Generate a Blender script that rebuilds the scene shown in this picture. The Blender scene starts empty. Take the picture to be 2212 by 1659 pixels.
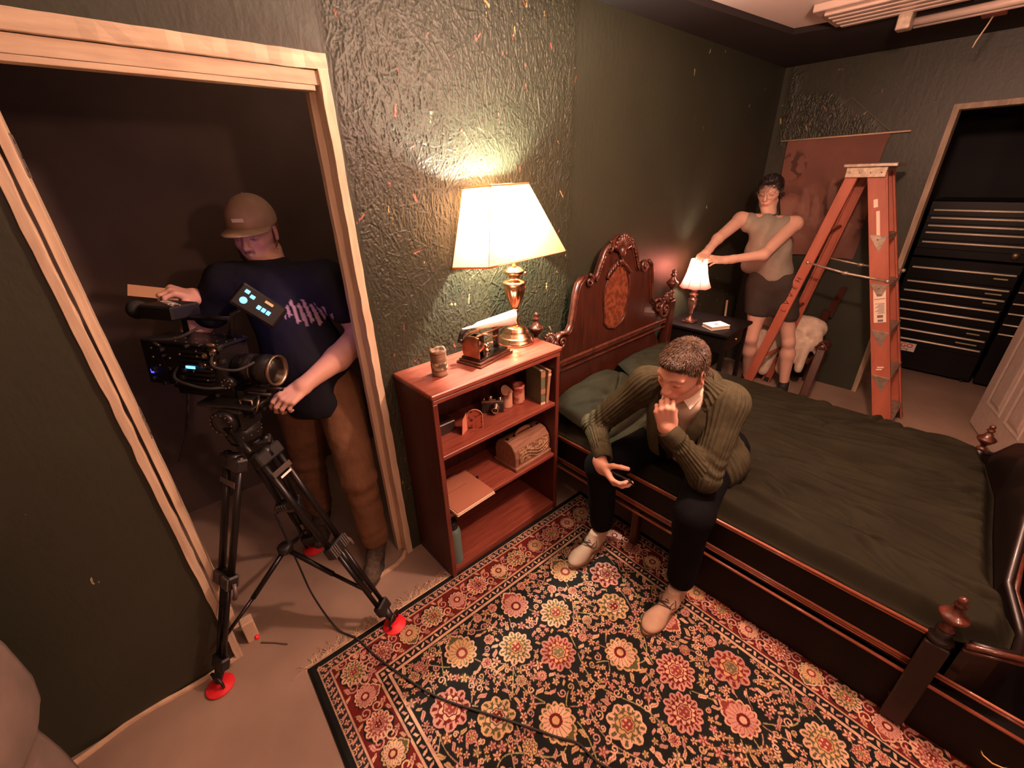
import bpy, math, random
import numpy as np
from mathutils import Vector, Matrix
random.seed(7); rng = np.random.default_rng(7)
SC = bpy.context.scene
COL = SC.collection
# ---------------------------------------------------------------- camera
H = 1.74
cam = bpy.data.cameras.new('camera'); camo = bpy.data.objects.new('camera', cam); COL.objects.link(camo)
_R = Vector((0.7516, -0.6589, 0.0)); _f = Vector((0.5928, 0.6763, -0.4374))
yaw, pit, rol = math.radians(41.242), math.radians(25.943), math.radians(-1.681)
fwd = Vector((math.sin(yaw)*math.cos(pit), math.cos(yaw)*math.cos(pit), -math.sin(pit)))
r0 = Vector((math.cos(yaw), -math.sin(yaw), 0)); u0 = r0.cross(fwd)
rgt = math.cos(rol)*r0 + math.sin(rol)*u0; upv = -math.sin(rol)*r0 + math.cos(rol)*u0
camo.matrix_world = Matrix(((rgt.x, upv.x, -fwd.x, 0), (rgt.y, upv.y, -fwd.y, 0), (rgt.z, upv.z, -fwd.z, H), (0, 0, 0, 1)))
cam.sensor_fit = 'HORIZONTAL'; cam.sensor_width = 36; cam.lens = 920.2/2212*36; cam.clip_start = .02; cam.clip_end = 60
SC.camera = camo
# ---------------------------------------------------------------- light and exposure
SC.view_settings.view_transform = 'Standard'; SC.view_settings.look = 'None'
SC.view_settings.gamma = 1; SC.view_settings.use_curve_mapping = False
SC.view_settings.exposure = 0.70
w = bpy.data.worlds.new('world'); SC.world = w; w.use_nodes = True
w.node_tree.nodes['Background'].inputs[0].default_value = (1, .72, .5, 1)
w.node_tree.nodes['Background'].inputs[1].default_value = 0.0008
def point(name, loc, power, color, radius=.04):
    l = bpy.data.lights.new(name, 'POINT'); l.energy = power; l.color = color; l.shadow_soft_size = radius
    o = bpy.data.objects.new(name, l); COL.objects.link(o); o.location = loc; return o
KEY = point('key_light', (1.52, 0.26, 2.20), 84, (1.0, .55, .40), .05)  # key lamp out of view, read from cast shadows; its pendant is added
DOOR = point('film_light', (.66, -1.25, 2.00), 28, (1.0, .50, .36), .07)
LAMP1 = point('shelf_lamp_light', (1.275, 1.487, 1.635), 80, (1.0, .91, .74), .028)
LAMP2 = point('bedside_lamp_light', (3.08, 1.44, 1.10), 16, (1.0, .70, .58), .022)
HALL = point('corridor_light', (1.0, 2.05, 2.36), 2, (1.0, .62, .42), .08)
# ---------------------------------------------------------------- materials
MATS = {}
def _nt(name):
    m = bpy.data.materials.new(name); m.use_nodes = True; nt = m.node_tree
    b = nt.nodes['Principled BSDF']; return m, nt, b
def N(nt, t, **kw):
    n = nt.nodes.new(t)
    for k, v in kw.items():
        if k in n.inputs: n.inputs[k].default_value = v
        else: setattr(n, k, v)
    return n
def mat(name, c, rough=.6, metal=0, c2=None, scale=8, stretch=(1, 1, 1), bump=0, bscale=60, emit=None, es=0, attr=None, spec=.5, coat=0, lo=.35, hi=.65, detail=6, dist=0, bdist=.003, sheen=0, aniso=None, trans=0):
    if name in MATS: return MATS[name]
    m, nt, b = _nt(name); L = nt.links
    b.inputs['Base Color'].default_value = (*c, 1); b.inputs['Roughness'].default_value = rough
    b.inputs['Metallic'].default_value = metal; b.inputs['Specular IOR Level'].default_value = spec
    b.inputs['Coat Weight'].default_value = coat; b.inputs['Sheen Weight'].default_value = sheen
    b.inputs['Transmission Weight'].default_value = trans
    tc = N(nt, 'ShaderNodeTexCoord'); mp = N(nt, 'ShaderNodeMapping'); mp.inputs['Scale'].default_value = stretch
    L.new(tc.outputs['Object'], mp.inputs[0])
    src = None
    if attr:
        a = N(nt, 'ShaderNodeAttribute', attribute_name=attr); src = a.outputs['Color']
    if c2 is not None:
        n = N(nt, 'ShaderNodeTexNoise', Scale=scale, Detail=detail, Distortion=dist); L.new(mp.outputs[0], n.inputs['Vector'])
        r = N(nt, 'ShaderNodeMapRange'); r.inputs[1].default_value = lo; r.inputs[2].default_value = hi; L.new(n.outputs[0], r.inputs[0])
        x = N(nt, 'ShaderNodeMix', data_type='RGBA'); L.new(r.outputs[0], x.inputs[0])
        if src: 
            L.new(src, x.inputs[6]); y = N(nt, 'ShaderNodeMix', data_type='RGBA', blend_type='MULTIPLY'); y.inputs[0].default_value = 1
            L.new(src, y.inputs[6]); y.inputs[7].default_value = (*c2, 1); L.new(y.outputs[2], x.inputs[7])
        else: x.inputs[6].default_value = (*c, 1); x.inputs[7].default_value = (*c2, 1)
        src = x.outputs[2]
    if src: L.new(src, b.inputs['Base Color'])
    if bump:
        n = N(nt, 'ShaderNodeTexNoise', Scale=bscale, Detail=4); L.new(mp.outputs[0], n.inputs['Vector'])
        u = N(nt, 'ShaderNodeBump', Strength=bump, Distance=bdist); L.new(n.outputs[0], u.inputs['Height']); L.new(u.outputs[0], b.inputs['Normal'])
    if emit: b.inputs['Emission Color'].default_value = (*emit, 1); b.inputs['Emission Strength'].default_value = es
    MATS[name] = m; return m
def wood(name, c, c2, axis=0, rough=.4, scale=6, coat=.2, bump=.15):
    s = [14, 14, 14]; s[axis] = 1.0
    return mat(name, c, rough, c2=c2, scale=scale, stretch=tuple(s), bump=bump, bscale=scale*3, coat=coat, lo=.3, hi=.7, dist=1.2)
def shade_mat(name, c, tr):
    m, nt, b = _nt(name); L = nt.links; o = nt.nodes['Material Output']
    tc = N(nt, 'ShaderNodeTexCoord'); n = N(nt, 'ShaderNodeTexNoise', Scale=160, Detail=3); L.new(tc.outputs['Object'], n.inputs['Vector'])
    cr = N(nt, 'ShaderNodeMapRange'); cr.inputs[3].default_value = .82; cr.inputs[4].default_value = 1.05; L.new(n.outputs[0], cr.inputs[0])
    mu = N(nt, 'ShaderNodeMix', data_type='RGBA', blend_type='MULTIPLY'); mu.inputs[0].default_value = 1; mu.inputs[6].default_value = (*tr, 1); L.new(cr.outputs[0], mu.inputs[7])
    t = N(nt, 'ShaderNodeBsdfTranslucent'); L.new(mu.outputs[2], t.inputs[0])
    d = N(nt, 'ShaderNodeBsdfDiffuse'); d.inputs[0].default_value = (*c, 1)
    x = N(nt, 'ShaderNodeMixShader'); x.inputs[0].default_value = .5; L.new(d.outputs[0], x.inputs[1]); L.new(t.outputs[0], x.inputs[2]); L.new(x.outputs[0], o.inputs[0])
    return m
# ---------------------------------------------------------------- object helpers
def tag(o, label=None, cat=None, group=None, kind=None):
    if label: o['label'] = label
    if cat: o['category'] = cat
    if group: o['group'] = group
    if kind: o['kind'] = kind
    return o
def thing(name, label, cat, loc=(0, 0, 0), rz=0, group=None, M=None):
    o = bpy.data.objects.new(name, None); COL.objects.link(o); o.empty_display_size = .05
    if M is not None: o.matrix_world = M
    else: o.location = loc; o.rotation_euler = (0, 0, rz)
    return tag(o, label, cat, group)
def fr(o, y, z=None):
    """matrix with origin o, local y along y, local z near z"""
    y = Vector(y).normalized(); z = Vector(z or (0, 0, 1)); x = y.cross(z).normalized(); z = x.cross(y)
    return Matrix(((x.x, y.x, z.x, o[0]), (x.y, y.y, z.y, o[1]), (x.z, y.z, z.z, o[2]), (0, 0, 0, 1)))
T = Matrix.Translation
def RX(a): return Matrix.Rotation(math.radians(a), 4, 'X')
def RY(a): return Matrix.Rotation(math.radians(a), 4, 'Y')
def RZ(a): return Matrix.Rotation(math.radians(a), 4, 'Z')
class MB:
    def __init__(s): s.v = []; s.f = []; s.sm = []
    def add(s, vs, fs, smooth=False, M=None):
        n = len(s.v)
        for p in vs:
            p = Vector(p); s.v.append(M @ p if M is not None else p)
        for f in fs: s.f.append(tuple(i+n for i in f)); s.sm.append(smooth)
        return s
    def box(s, a, b, M=None, bev=0):
        x0, y0, z0 = [min(a[i], b[i]) for i in range(3)]; x1, y1, z1 = [max(a[i], b[i]) for i in range(3)]
        e = min(bev, (x1-x0)*.49, (y1-y0)*.49, (z1-z0)*.49)
        if e <= 0:
            return s.add([(x, y, z) for x in (x0, x1) for y in (y0, y1) for z in (z0, z1)],
                         [(0, 1, 3, 2), (4, 6, 7, 5), (0, 4, 5, 1), (2, 3, 7, 6), (0, 2, 6, 4), (1, 5, 7, 3)], False, M)
        # chamfered box
        V = {}; vs = []
        def vid(k):
            if k not in V: V[k] = len(vs); vs.append(k)
            return V[k]
        X, Y, Z = (x0, x1), (y0, y1), (z0, z1); fs = []
        def P(i, j, k, ax):
            q = [X[i], Y[j], Z[k]]; sg = [(1, -1)[i], (1, -1)[j], (1, -1)[k]]
            for a_ in range(3):
                if a_ != ax: q[a_] += sg[a_]*e
            return vid(tuple(q))
        c = ((0, 0), (1, 0), (1, 1), (0, 1))
        for d in (0, 1):
            o_ = 1 if d else -1
            F = [P(d, j, k, 0) for j, k in c]; fs.append(F[::o_])
            F = [P(i, d, k, 1) for i, k in c]; fs.append(F[::-o_])
            F = [P(i, j, d, 2) for i, j in c]; fs.append(F[::o_])
        for a_ in (0, 1):
            for b_ in (0, 1):
                F = [P(0, a_, b_, 1), P(1, a_, b_, 1), P(1, a_, b_, 2), P(0, a_, b_, 2)]; fs.append(F if (a_ == b_) == False else F[::-1])
                F = [P(a_, 0, b_, 0), P(a_, 1, b_, 0), P(a_, 1, b_, 2), P(a_, 0, b_, 2)]; fs.append(F if a_ == b_ else F[::-1])
                F = [P(a_, b_, 0, 0), P(a_, b_, 1, 0), P(a_, b_, 1, 1), P(a_, b_, 0, 1)]; fs.append(F if (a_ == b_) == False else F[::-1])
        for i in (0, 1):
            for j in (0, 1):
                for k in (0, 1):
                    F = [P(i, j, k, 0), P(i, j, k, 1), P(i, j, k, 2)]; fs.append(F if (i+j+k) % 2 else F[::-1])
        return s.add(vs, fs, False, M)
    def lathe(s, prof, n=24, M=None, smooth=True, cap=True, flute=None):
        vs = []; fs = []
        for j, (r, z) in enumerate(prof):
            for i in range(n):
                a = 2*math.pi*i/n; rr = r*(1+(flute(a, j, r, z) if flute else 0)); vs.append((rr*math.cos(a), rr*math.sin(a), z))
        for j in range(len(prof)-1):
            for i in range(n):
                k = (i+1) % n; fs.append((j*n+i, j*n+k, (j+1)*n+k, (j+1)*n+i))
        if cap:
            if prof[0][0] > 1e-5: fs.append(tuple(range(n))[::-1])
            if prof[-1][0] > 1e-5: fs.append(tuple((len(prof)-1)*n+i for i in range(n)))
        return s.add(vs, fs, smooth, M)
    def cyl(s, a, b, r, r2=None, n=16, smooth=True):
        a = Vector(a); b = Vector(b); d = b-a; q = d.to_track_quat('Z', 'Y').to_matrix().to_4x4()
        return s.lathe([(r, 0), (r if r2 is None else r2, d.length)], n, T(a) @ q, smooth)
    def tube(s, pts, r, n=8, cap=True, M=None):
        P = [Vector(p) for p in pts]; m = len(P); R_ = [float(q) for q in r] if hasattr(r, '__len__') else [float(r)]*m
        t0 = (P[1]-P[0]).normalized(); up = Vector((0, 0, 1)) if abs(t0.z) < .9 else Vector((1, 0, 0))
        u = t0.cross(up).normalized(); vs = []; fs = []
        for i in range(m):
            t = (P[min(i+1, m-1)]-P[max(i-1, 0)]).normalized(); u = (u - t*u.dot(t)).normalized(); w_ = t.cross(u)
            for j in range(n):
                a = 2*math.pi*j/n; vs.append(P[i]+R_[i]*(math.cos(a)*u+math.sin(a)*w_))
        for i in range(m-1):
            for j in range(n):
                k = (j+1) % n; fs.append((i*n+j, i*n+k, (i+1)*n+k, (i+1)*n+j))
        if cap: fs.append(tuple(range(n))[::-1]); fs.append(tuple((m-1)*n+j for j in range(n)))
        return s.add(vs, fs, True, M)
    def prism(s, poly, a, b, axis='Y', M=None, bev=0):
        """extrude 2D outline (u,v) from a to b along axis; for Y: u=x v=z; X: u=y v=z; Z: u=x v=y"""
        def p3(u, v, h):
            return {'Y': (u, h, v), 'X': (h, u, v), 'Z': (u, v, h)}[axis]
        n = len(poly); rings = [(poly, a), (poly, b)]
        if bev:
            c = (sum(p[0] for p in poly)/n, sum(p[1] for p in poly)/n)
            def ins(i):
                p, q, r_ = Vector(poly[i-1]), Vector(poly[i]), Vector(poly[(i+1) % n]); t = (r_-p)
                if t.length < 1e-9: return poly[i]
                t.normalize(); nn = Vector((-t.y, t.x))
                return (q.x+nn.x*bev*sg, q.y+nn.y*bev*sg)
            ar = sum(poly[i-1][0]*poly[i][1]-poly[i][0]*poly[i-1][1] for i in range(n)); sg = 1 if ar > 0 else -1
            pi = [ins(i) for i in range(n)]; sb = bev if b > a else -bev
            rings = [(pi, a), (poly, a+sb), (poly, b-sb), (pi, b)]
        vs = [p3(u, v, h) for pl, h in rings for u, v in pl]; fs = []
        for k in range(len(rings)-1):
            for i in range(n):
                j = (i+1) % n; fs.append((k*n+i, k*n+j, (k+1)*n+j, (k+1)*n+i))
        fs.append(tuple(range(n))[::-1]); fs.append(tuple((len(rings)-1)*n+i for i in range(n)))
        return s.add(vs, fs, False, M)
    def sphere(s, c, r, n=12, M=None, sc=(1, 1, 1)):
        pr = [(math.sin(math.pi*j/n)*r, -math.cos(math.pi*j/n)*r) for j in range(n+1)]; pr[0] = (1e-6, -r); pr[-1] = (1e-6, r)
        m = T(c) @ Matrix.Diagonal((*sc, 1)); 
        return s.lathe(pr, n*2, (M @ m) if M is not None else m, True, False)
    def build(s, name, m, parent=None, bevel=0, fixn=True):
        me = bpy.data.meshes.new(name); me.from_pydata([tuple(p) for p in s.v], [], s.f)
        me.polygons.foreach_set('use_smooth', s.sm); me.materials.append(m)
        if fixn:
            import bmesh
            bm = bmesh.new(); bm.from_mesh(me); bmesh.ops.recalc_face_normals(bm, faces=bm.faces); bm.to_mesh(me); bm.free()
        return link(name, me, parent, bevel)
def link(name, me, parent=None, bevel=0):
    o = bpy.data.objects.new(name, me); COL.objects.link(o)
    if parent is not None:
        o.parent = parent
    if bevel:
        b = o.modifiers.new('bevel', 'BEVEL'); b.width = bevel; b.segments = 2; b.limit_method = 'ANGLE'; b.harden_normals = False
    return o
def box(name, a, b, m, parent=None, bev=.002, M=None): return MB().box(a, b, M, bev).build(name, m, parent)
def struct(o): o['kind'] = 'structure'; return o
def fastmesh(name, V, F, m, colors=None, smooth=True, parent=None):
    V = np.asarray(V, np.float32); F = np.asarray(F, np.int32); me = bpy.data.meshes.new(name)
    me.vertices.add(len(V)); me.vertices.foreach_set('co', V.ravel()); k = F.shape[1]
    me.loops.add(F.size); me.loops.foreach_set('vertex_index', F.ravel())
    me.polygons.add(len(F)); me.polygons.foreach_set('loop_start', np.arange(0, F.size, k, dtype=np.int32))
    me.polygons.foreach_set('use_smooth', np.full(len(F), smooth))
    if colors is not None:
        ca = me.color_attributes.new('Col', 'FLOAT_COLOR', 'POINT'); c4 = np.ones((len(V), 4), np.float32); c4[:, :3] = colors; ca.data.foreach_set('color', c4.ravel())
    me.update(calc_edges=True); me.validate(); me.materials.append(m)
    return link(name, me, parent)
def gridmesh(nu, nv):
    i = np.arange(nu*nv).reshape(nv, nu); return np.stack([i[:-1, :-1], i[:-1, 1:], i[1:, 1:], i[1:, :-1]], -1).reshape(-1, 4)
def text(name, s, size, M, m, parent=None, ext=.0006, bold=0):
    c = bpy.data.curves.new(name, 'FONT'); c.body = s; c.size = size; c.extrude = ext; c.align_x = 'CENTER'; c.align_y = 'CENTER'; c.resolution_u = 2; c.offset = bold
    t = bpy.data.objects.new(name, c); COL.objects.link(t); dg = bpy.context.evaluated_depsgraph_get()
    me = bpy.data.meshes.new_from_object(t.evaluated_get(dg)); bpy.data.objects.remove(t); me.transform(M); me.materials.clear(); me.materials.append(m)
    return link(name, me, parent)
# value noise
_lat = rng.random((64, 64, 16)).astype(np.float32)
def vn(x, y, z=0):
    x = np.asarray(x, np.float32); y = np.asarray(y, np.float32); z = np.zeros_like(x)+np.float32(z) if np.isscalar(z) else np.asarray(z, np.float32)
    xi, yi, zi = np.floor(x).astype(int), np.floor(y).astype(int), np.floor(z).astype(int); fx, fy, fz = x-xi, y-yi, z-zi
    fx = fx*fx*(3-2*fx); fy = fy*fy*(3-2*fy); fz = fz*fz*(3-2*fz)
    g = lambda a, b, c: _lat[(xi+a) % 64, (yi+b) % 64, (zi+c) % 16]
    l = lambda a, b, t: a+(b-a)*t
    return l(l(l(g(0, 0, 0), g(1, 0, 0), fx), l(g(0, 1, 0), g(1, 1, 0), fx), fy), l(l(g(0, 0, 1), g(1, 0, 1), fx), l(g(0, 1, 1), g(1, 1, 1), fx), fy), fz)
def fbm(x, y, z=0, o=4):
    s = 0; a = .5; 
    for i in range(o): s = s+a*vn(x*2**i+i*7.3, y*2**i+i*3.1, z*2**i+i*1.7); a *= .5
    return s
def smooth01(x): x = np.clip(x, 0, 1); return x*x*(3-2*x)
# ---------------------------------------------------------------- signed-distance bodies polygonised with surface nets
def rc(a, b, r1, r2=None, k=.02, op=1): return ('rc', np.array(a, float), np.array(b, float), r1, r1 if r2 is None else r2, k, op)
def el(c, r, R=None, k=.02, op=1): return ('el', np.array(c, float), np.array(r, float), np.eye(3) if R is None else np.array(R, float), None, k, op)
def chain(P, R_, k=.02): return [rc(P[i], P[i+1], R_[i], R_[i+1], k) for i in range(len(P)-1)]
def xf(prims, M, s=1.0):
    """transform primitives by matrix M (rigid) with scale s"""
    A = np.array(M.to_3x3()); t = np.array(M.translation); out = []
    for p in prims:
        if p[0] == 'rc': out.append(('rc', A@p[1]*s+t, A@p[2]*s+t, p[3]*s, p[4]*s, p[5]*s, p[6]))
        else: out.append(('el', A@p[1]*s+t, p[2]*s, A@p[3], None, p[5]*s, p[6]))
    return out
def sdf(prims, h, cuts=(), pad=.02):
    lo = np.full(3, 1e9); hi = -lo
    for p in prims:
        if p[6] < 0: continue
        if p[0] == 'rc': a = np.minimum(p[1]-p[3], p[2]-p[4]); b = np.maximum(p[1]+p[3], p[2]+p[4])
        else: m = p[2].max(); a = p[1]-m; b = p[1]+m
        lo = np.minimum(lo, a); hi = np.maximum(hi, b)
    lo -= pad; hi += pad; n = np.ceil((hi-lo)/h).astype(int)+1; F = np.full(n, .06, np.float32)
    for p in prims:
        k = p[5]; mg = k+3*h
        if p[0] == 'rc': a = np.minimum(p[1]-p[3], p[2]-p[4]); b = np.maximum(p[1]+p[3], p[2]+p[4])
        else:
            e = np.abs(p[3])@p[2]; a = p[1]-e; b = p[1]+e
        i0 = np.clip(np.floor((a-mg-lo)/h).astype(int), 0, n); i1 = np.clip(np.ceil((b+mg-lo)/h).astype(int)+1, 0, n)
        if (i1 <= i0).any(): continue
        X, Y, Z = np.meshgrid(*[(lo[q]+h*np.arange(i0[q], i1[q])).astype(np.float32) for q in range(3)], indexing='ij')
        if p[0] == 'rc':
            ba = p[2]-p[1]; l2 = max(ba@ba, 1e-12); px, py, pz = X-p[1][0], Y-p[1][1], Z-p[1][2]
            t = np.clip((px*ba[0]+py*ba[1]+pz*ba[2])/l2, 0, 1)
            d = np.sqrt((px-t*ba[0])**2+(py-t*ba[1])**2+(pz-t*ba[2])**2)-(p[3]+(p[4]-p[3])*t)
        else:
            px, py, pz = X-p[1][0], Y-p[1][1], Z-p[1][2]; A = p[3]; q = [(px*A[0, j]+py*A[1, j]+pz*A[2, j]) for j in range(3)]; r = p[2]
            k0 = np.sqrt((q[0]/r[0])**2+(q[1]/r[1])**2+(q[2]/r[2])**2); k1 = np.sqrt((q[0]/r[0]**2)**2+(q[1]/r[1]**2)**2+(q[2]/r[2]**2)**2)
            d = k0*(k0-1)/np.maximum(k1, 1e-6)
        sl = tuple(slice(i0[q], i1[q]) for q in range(3)); f = F[sl]
        if p[6] > 0: hh = np.clip(.5+.5*(f-d)/k, 0, 1); F[sl] = f+(d-f)*hh-k*hh*(1-hh)
        else: d = -d; hh = np.clip(.5-.5*(f-d)/k, 0, 1); F[sl] = f+(d-f)*hh+k*hh*(1-hh)
    if cuts:
        ax = [(lo[q]+h*np.arange(n[q])).astype(np.float32) for q in range(3)]
        for (c, nn) in cuts:
            nn = np.array(nn, float); nn /= np.linalg.norm(nn)
            D = ((ax[0]-c[0])*nn[0])[:, None, None]+((ax[1]-c[1])*nn[1])[None, :, None]+((ax[2]-c[2])*nn[2])[None, None, :]
            F = np.maximum(F, D.astype(np.float32))
    S = F < 0; m = np.array([x-1 for x in n])
    cnt = np.zeros(tuple(m), np.int8); pos = {}
    for dx in (0, 1):
        for dy in (0, 1):
            for dz in (0, 1): cnt += S[dx:dx+m[0], dy:dy+m[1], dz:dz+m[2]]
    act = (cnt > 0) & (cnt < 8); idx = np.full(tuple(m), -1, np.int32); ci = np.argwhere(act); idx[act] = np.arange(len(ci))
    acc = np.zeros((len(ci), 3)); nn = np.zeros(len(ci))
    cs = [(0, 0, 0), (1, 0, 0), (0, 1, 0), (1, 1, 0), (0, 0, 1), (1, 0, 1), (0, 1, 1), (1, 1, 1)]
    val = {c: F[ci[:, 0]+c[0], ci[:, 1]+c[1], ci[:, 2]+c[2]] for c in cs}
    for a in cs:
        for q in range(3):
            if a[q]: continue
            b = list(a); b[q] = 1; b = tuple(b); fa, fb = val[a], val[b]; mk = (fa < 0) != (fb < 0)
            t = np.where(mk, fa/np.where(mk, fa-fb, 1), 0); p = np.array(a, float)[None]+np.zeros((len(ci), 1)); p[:, q] = t
            acc += p*mk[:, None]; nn += mk
    V = lo+h*(ci+acc/nn[:, None]); Fs = []
    for q in range(3):
        u, v = (q+1) % 3, (q+2) % 3; a = S; sh = [slice(None)]*3; s0 = list(sh); s1 = list(sh); s0[q] = slice(0, n[q]-1); s1[q] = slice(1, n[q])
        A0, A1 = S[tuple(s0)], S[tuple(s1)]; e = np.argwhere(A0 != A1)
        e = e[(e[:, u] > 0) & (e[:, v] > 0) & (e[:, u] < m[u]) & (e[:, v] < m[v])]
        fl = A0[e[:, 0], e[:, 1], e[:, 2]]
        def g(du, dv): c = e.copy(); c[:, u] += du; c[:, v] += dv; return idx[c[:, 0], c[:, 1], c[:, 2]]
        Q = np.stack([g(-1, -1), g(0, -1), g(0, 0), g(-1, 0)], 1); Q[~fl] = Q[~fl][:, ::-1]; Fs.append(Q)
    Fq = np.concatenate(Fs); Fq = Fq[(Fq >= 0).all(1)]
    return V, Fq
def join(parts):
    V = []; F = []; o = 0
    for v, f in parts: V.append(v); F.append(f+o); o += len(v)
    return np.concatenate(V), np.concatenate(F)
def relax(V, F, it=2, w_=.5):
    for _ in range(it):
        A = np.zeros_like(V); c = np.zeros(len(V))
        for i in range(4):
            a, b = F[:, i], F[:, (i+1) % 4]; np.add.at(A, a, V[b]); np.add.at(c, a, 1); np.add.at(A, b, V[a]); np.add.at(c, b, 1)
        V = V+w_*(A/np.maximum(c, 1)[:, None]-V)
    return V
def normals(V, F):
    a = V[F[:, 2]]-V[F[:, 0]]; b = V[F[:, 3]]-V[F[:, 1]]; n = np.cross(a, b); O = np.zeros_like(V)
    for i in range(4): np.add.at(O, F[:, i], n)
    return O/np.maximum(np.linalg.norm(O, axis=1), 1e-12)[:, None]
def paint(V, base, blobs):
    C = np.tile(np.array(base, float), (len(V), 1))
    for c, r, col, soft in blobs:
        d = np.linalg.norm((V-np.array(c))/np.array(r), axis=1); w_ = smooth01((1-d)/soft)[:, None]; C = C*(1-w_)+np.array(col)*w_
    return C
def ribs(V, segs, amp, per, wr=None):
    """knit ribs: displacement along limb lines. segs = list of (a,b,ref,radius,n)"""
    best = np.full(len(V), 1e9); D = np.zeros(len(V))
    for a, b, ref, R_, n in segs:
        a = np.array(a); b = np.array(b); ba = b-a; L_ = np.linalg.norm(ba); ax = ba/L_; t = np.clip((V-a)@ax/L_, 0, 1); q = V-a-np.outer(t*L_, ax)
        d = np.linalg.norm(q, axis=1)-R_; u = np.array(ref, float); u -= ax*(u@ax); u /= np.linalg.norm(u); v = np.cross(ax, u)
        ph = np.arctan2(q@v, q@u)*n; val = amp*(1-np.abs(np.sin(ph/2))**.7*2*.9)
        if wr: val = val+wr*np.sin(t*L_*150+2.5*np.sin(ph/n*2))*np.exp(-((t-.95)/.25)**2)
        mk = d < best; best[mk] = d[mk]; D[mk] = val[mk]
    return D
# ================================================================ the room
GREEN = (.029, .032, .018)
def wallpaint(name, c, specks=True, rough=.5):
    m, nt, b = _nt(name); L = nt.links; tc = N(nt, 'ShaderNodeTexCoord'); P = tc.outputs['Object']
    n1 = N(nt, 'ShaderNodeTexNoise', Scale=3.0, Detail=5); L.new(P, n1.inputs['Vector'])
    x = N(nt, 'ShaderNodeMix', data_type='RGBA'); x.inputs[6].default_value = (*[v*.8 for v in c], 1); x.inputs[7].default_value = (*[v*1.2 for v in c], 1); L.new(n1.outputs[0], x.inputs[0])
    out = x.outputs[2]
    mp = N(nt, 'ShaderNodeMapping'); mp.inputs['Scale'].default_value = (1, 1, .5); mp.inputs['Rotation'].default_value = (0, .35, 0); L.new(P, mp.inputs[0])
    v = N(nt, 'ShaderNodeTexVoronoi', Scale=11, Randomness=1); L.new(mp.outputs[0], v.inputs['Vector'])
    if specks:
        n2 = N(nt, 'ShaderNodeTexNoise', Scale=2.2, Detail=3); L.new(P, n2.inputs['Vector'])
        a = N(nt, 'ShaderNodeMath', operation='LESS_THAN'); a.inputs[1].default_value = .10; L.new(v.outputs['Distance'], a.inputs[0])
        n3 = N(nt, 'ShaderNodeTexNoise', Scale=70, Detail=3); L.new(mp.outputs[0], n3.inputs['Vector'])
        c3 = N(nt, 'ShaderNodeMath', operation='GREATER_THAN'); c3.inputs[1].default_value = .56; L.new(n3.outputs[0], c3.inputs[0])
        b2 = N(nt, 'ShaderNodeMath', operation='GREATER_THAN'); b2.inputs[1].default_value = .53; L.new(n2.outputs[0], b2.inputs[0])
        m1 = N(nt, 'ShaderNodeMath', operation='MULTIPLY'); L.new(a.outputs[0], m1.inputs[0]); L.new(b2.outputs[0], m1.inputs[1])
        m2 = N(nt, 'ShaderNodeMath', operation='MULTIPLY'); L.new(m1.outputs[0], m2.inputs[0]); L.new(c3.outputs[0], m2.inputs[1])
        y = N(nt, 'ShaderNodeMix', data_type='RGBA'); L.new(m2.outputs[0], y.inputs[0]); L.new(out, y.inputs[6]); y.inputs[7].default_value = (.36, .34, .22, 1); out = y.outputs[2]
    L.new(out, b.inputs['Base Color']); b.inputs['Roughness'].default_value = rough
    n4 = N(nt, 'ShaderNodeTexNoise', Scale=45, Detail=5); L.new(P, n4.inputs['Vector'])
    mp2 = N(nt, 'ShaderNodeMapping'); mp2.inputs['Scale'].default_value = (14, 14, 3.5); L.new(P, mp2.inputs[0])
    n5 = N(nt, 'ShaderNodeTexNoise', Scale=1.5, Detail=3, Distortion=1.5); L.new(mp2.outputs[0], n5.inputs['Vector'])
    s = N(nt, 'ShaderNodeMath', operation='ADD'); L.new(n4.outputs[0], s.inputs[0]); L.new(n5.outputs[0], s.inputs[1])
    u = N(nt, 'ShaderNodeBump', Strength=.28, Distance=.004); L.new(s.outputs[0], u.inputs['Height']); L.new(u.outputs[0], b.inputs['Normal'])
    return m
M_GW = wallpaint('green_wall_paint', GREEN)
M_CONC = mat('concrete', (.35, .245, .18), .62, c2=(.20, .135, .10), scale=1.6, detail=9, lo=.35, hi=.68, bump=.25, bscale=40, bdist=.002)
M_BROWN = mat('corridor_plaster', (.16, .115, .095), .8, c2=(.12, .085, .07), scale=3, bump=.1, bscale=80)
M_CREAM = mat('raw_pine_jamb', (.66, .52, .36), .6, c2=(.50, .37, .26), scale=5, stretch=(9, 9, 1), bump=.3, bscale=14, bdist=.002)
M_CREAMX = mat('raw_pine_header', (.66, .52, .36), .6, c2=(.50, .37, .26), scale=5, stretch=(1, 9, 9), bump=.3, bscale=14, bdist=.002)
M_DARK = mat('dark_soffit_paint', (.010, .006, .005), .9, bump=.1)
M_CEIL = mat('ceiling_plaster', (.85, .78, .74), .85, bump=.3, bscale=220, bdist=.001)
M_PATCH = mat('raw_drywall', (.42, .34, .28), .85, c2=(.34, .27, .22), scale=5, bump=.1)
YW = 1.59; XB = 4.35; CZ = 2.45
m = MB(); m.box((-3.2, -2.6, -.12), (7.2, 4.0, 0)); struct(m.build('floor', M_CONC))
# wall_back: plywood set flats with the doorway cut out
m = MB(); m.box((-.68, YW, 0), (-.137, YW+.1, CZ+.03)); m.box((-.137, YW, 2.075), (.662, YW+.1, CZ+.03)); m.box((.662, YW, 0), (XB+.1, YW+.1, CZ+.03))
WB = struct(m.build('wall_back', M_GW))
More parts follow.
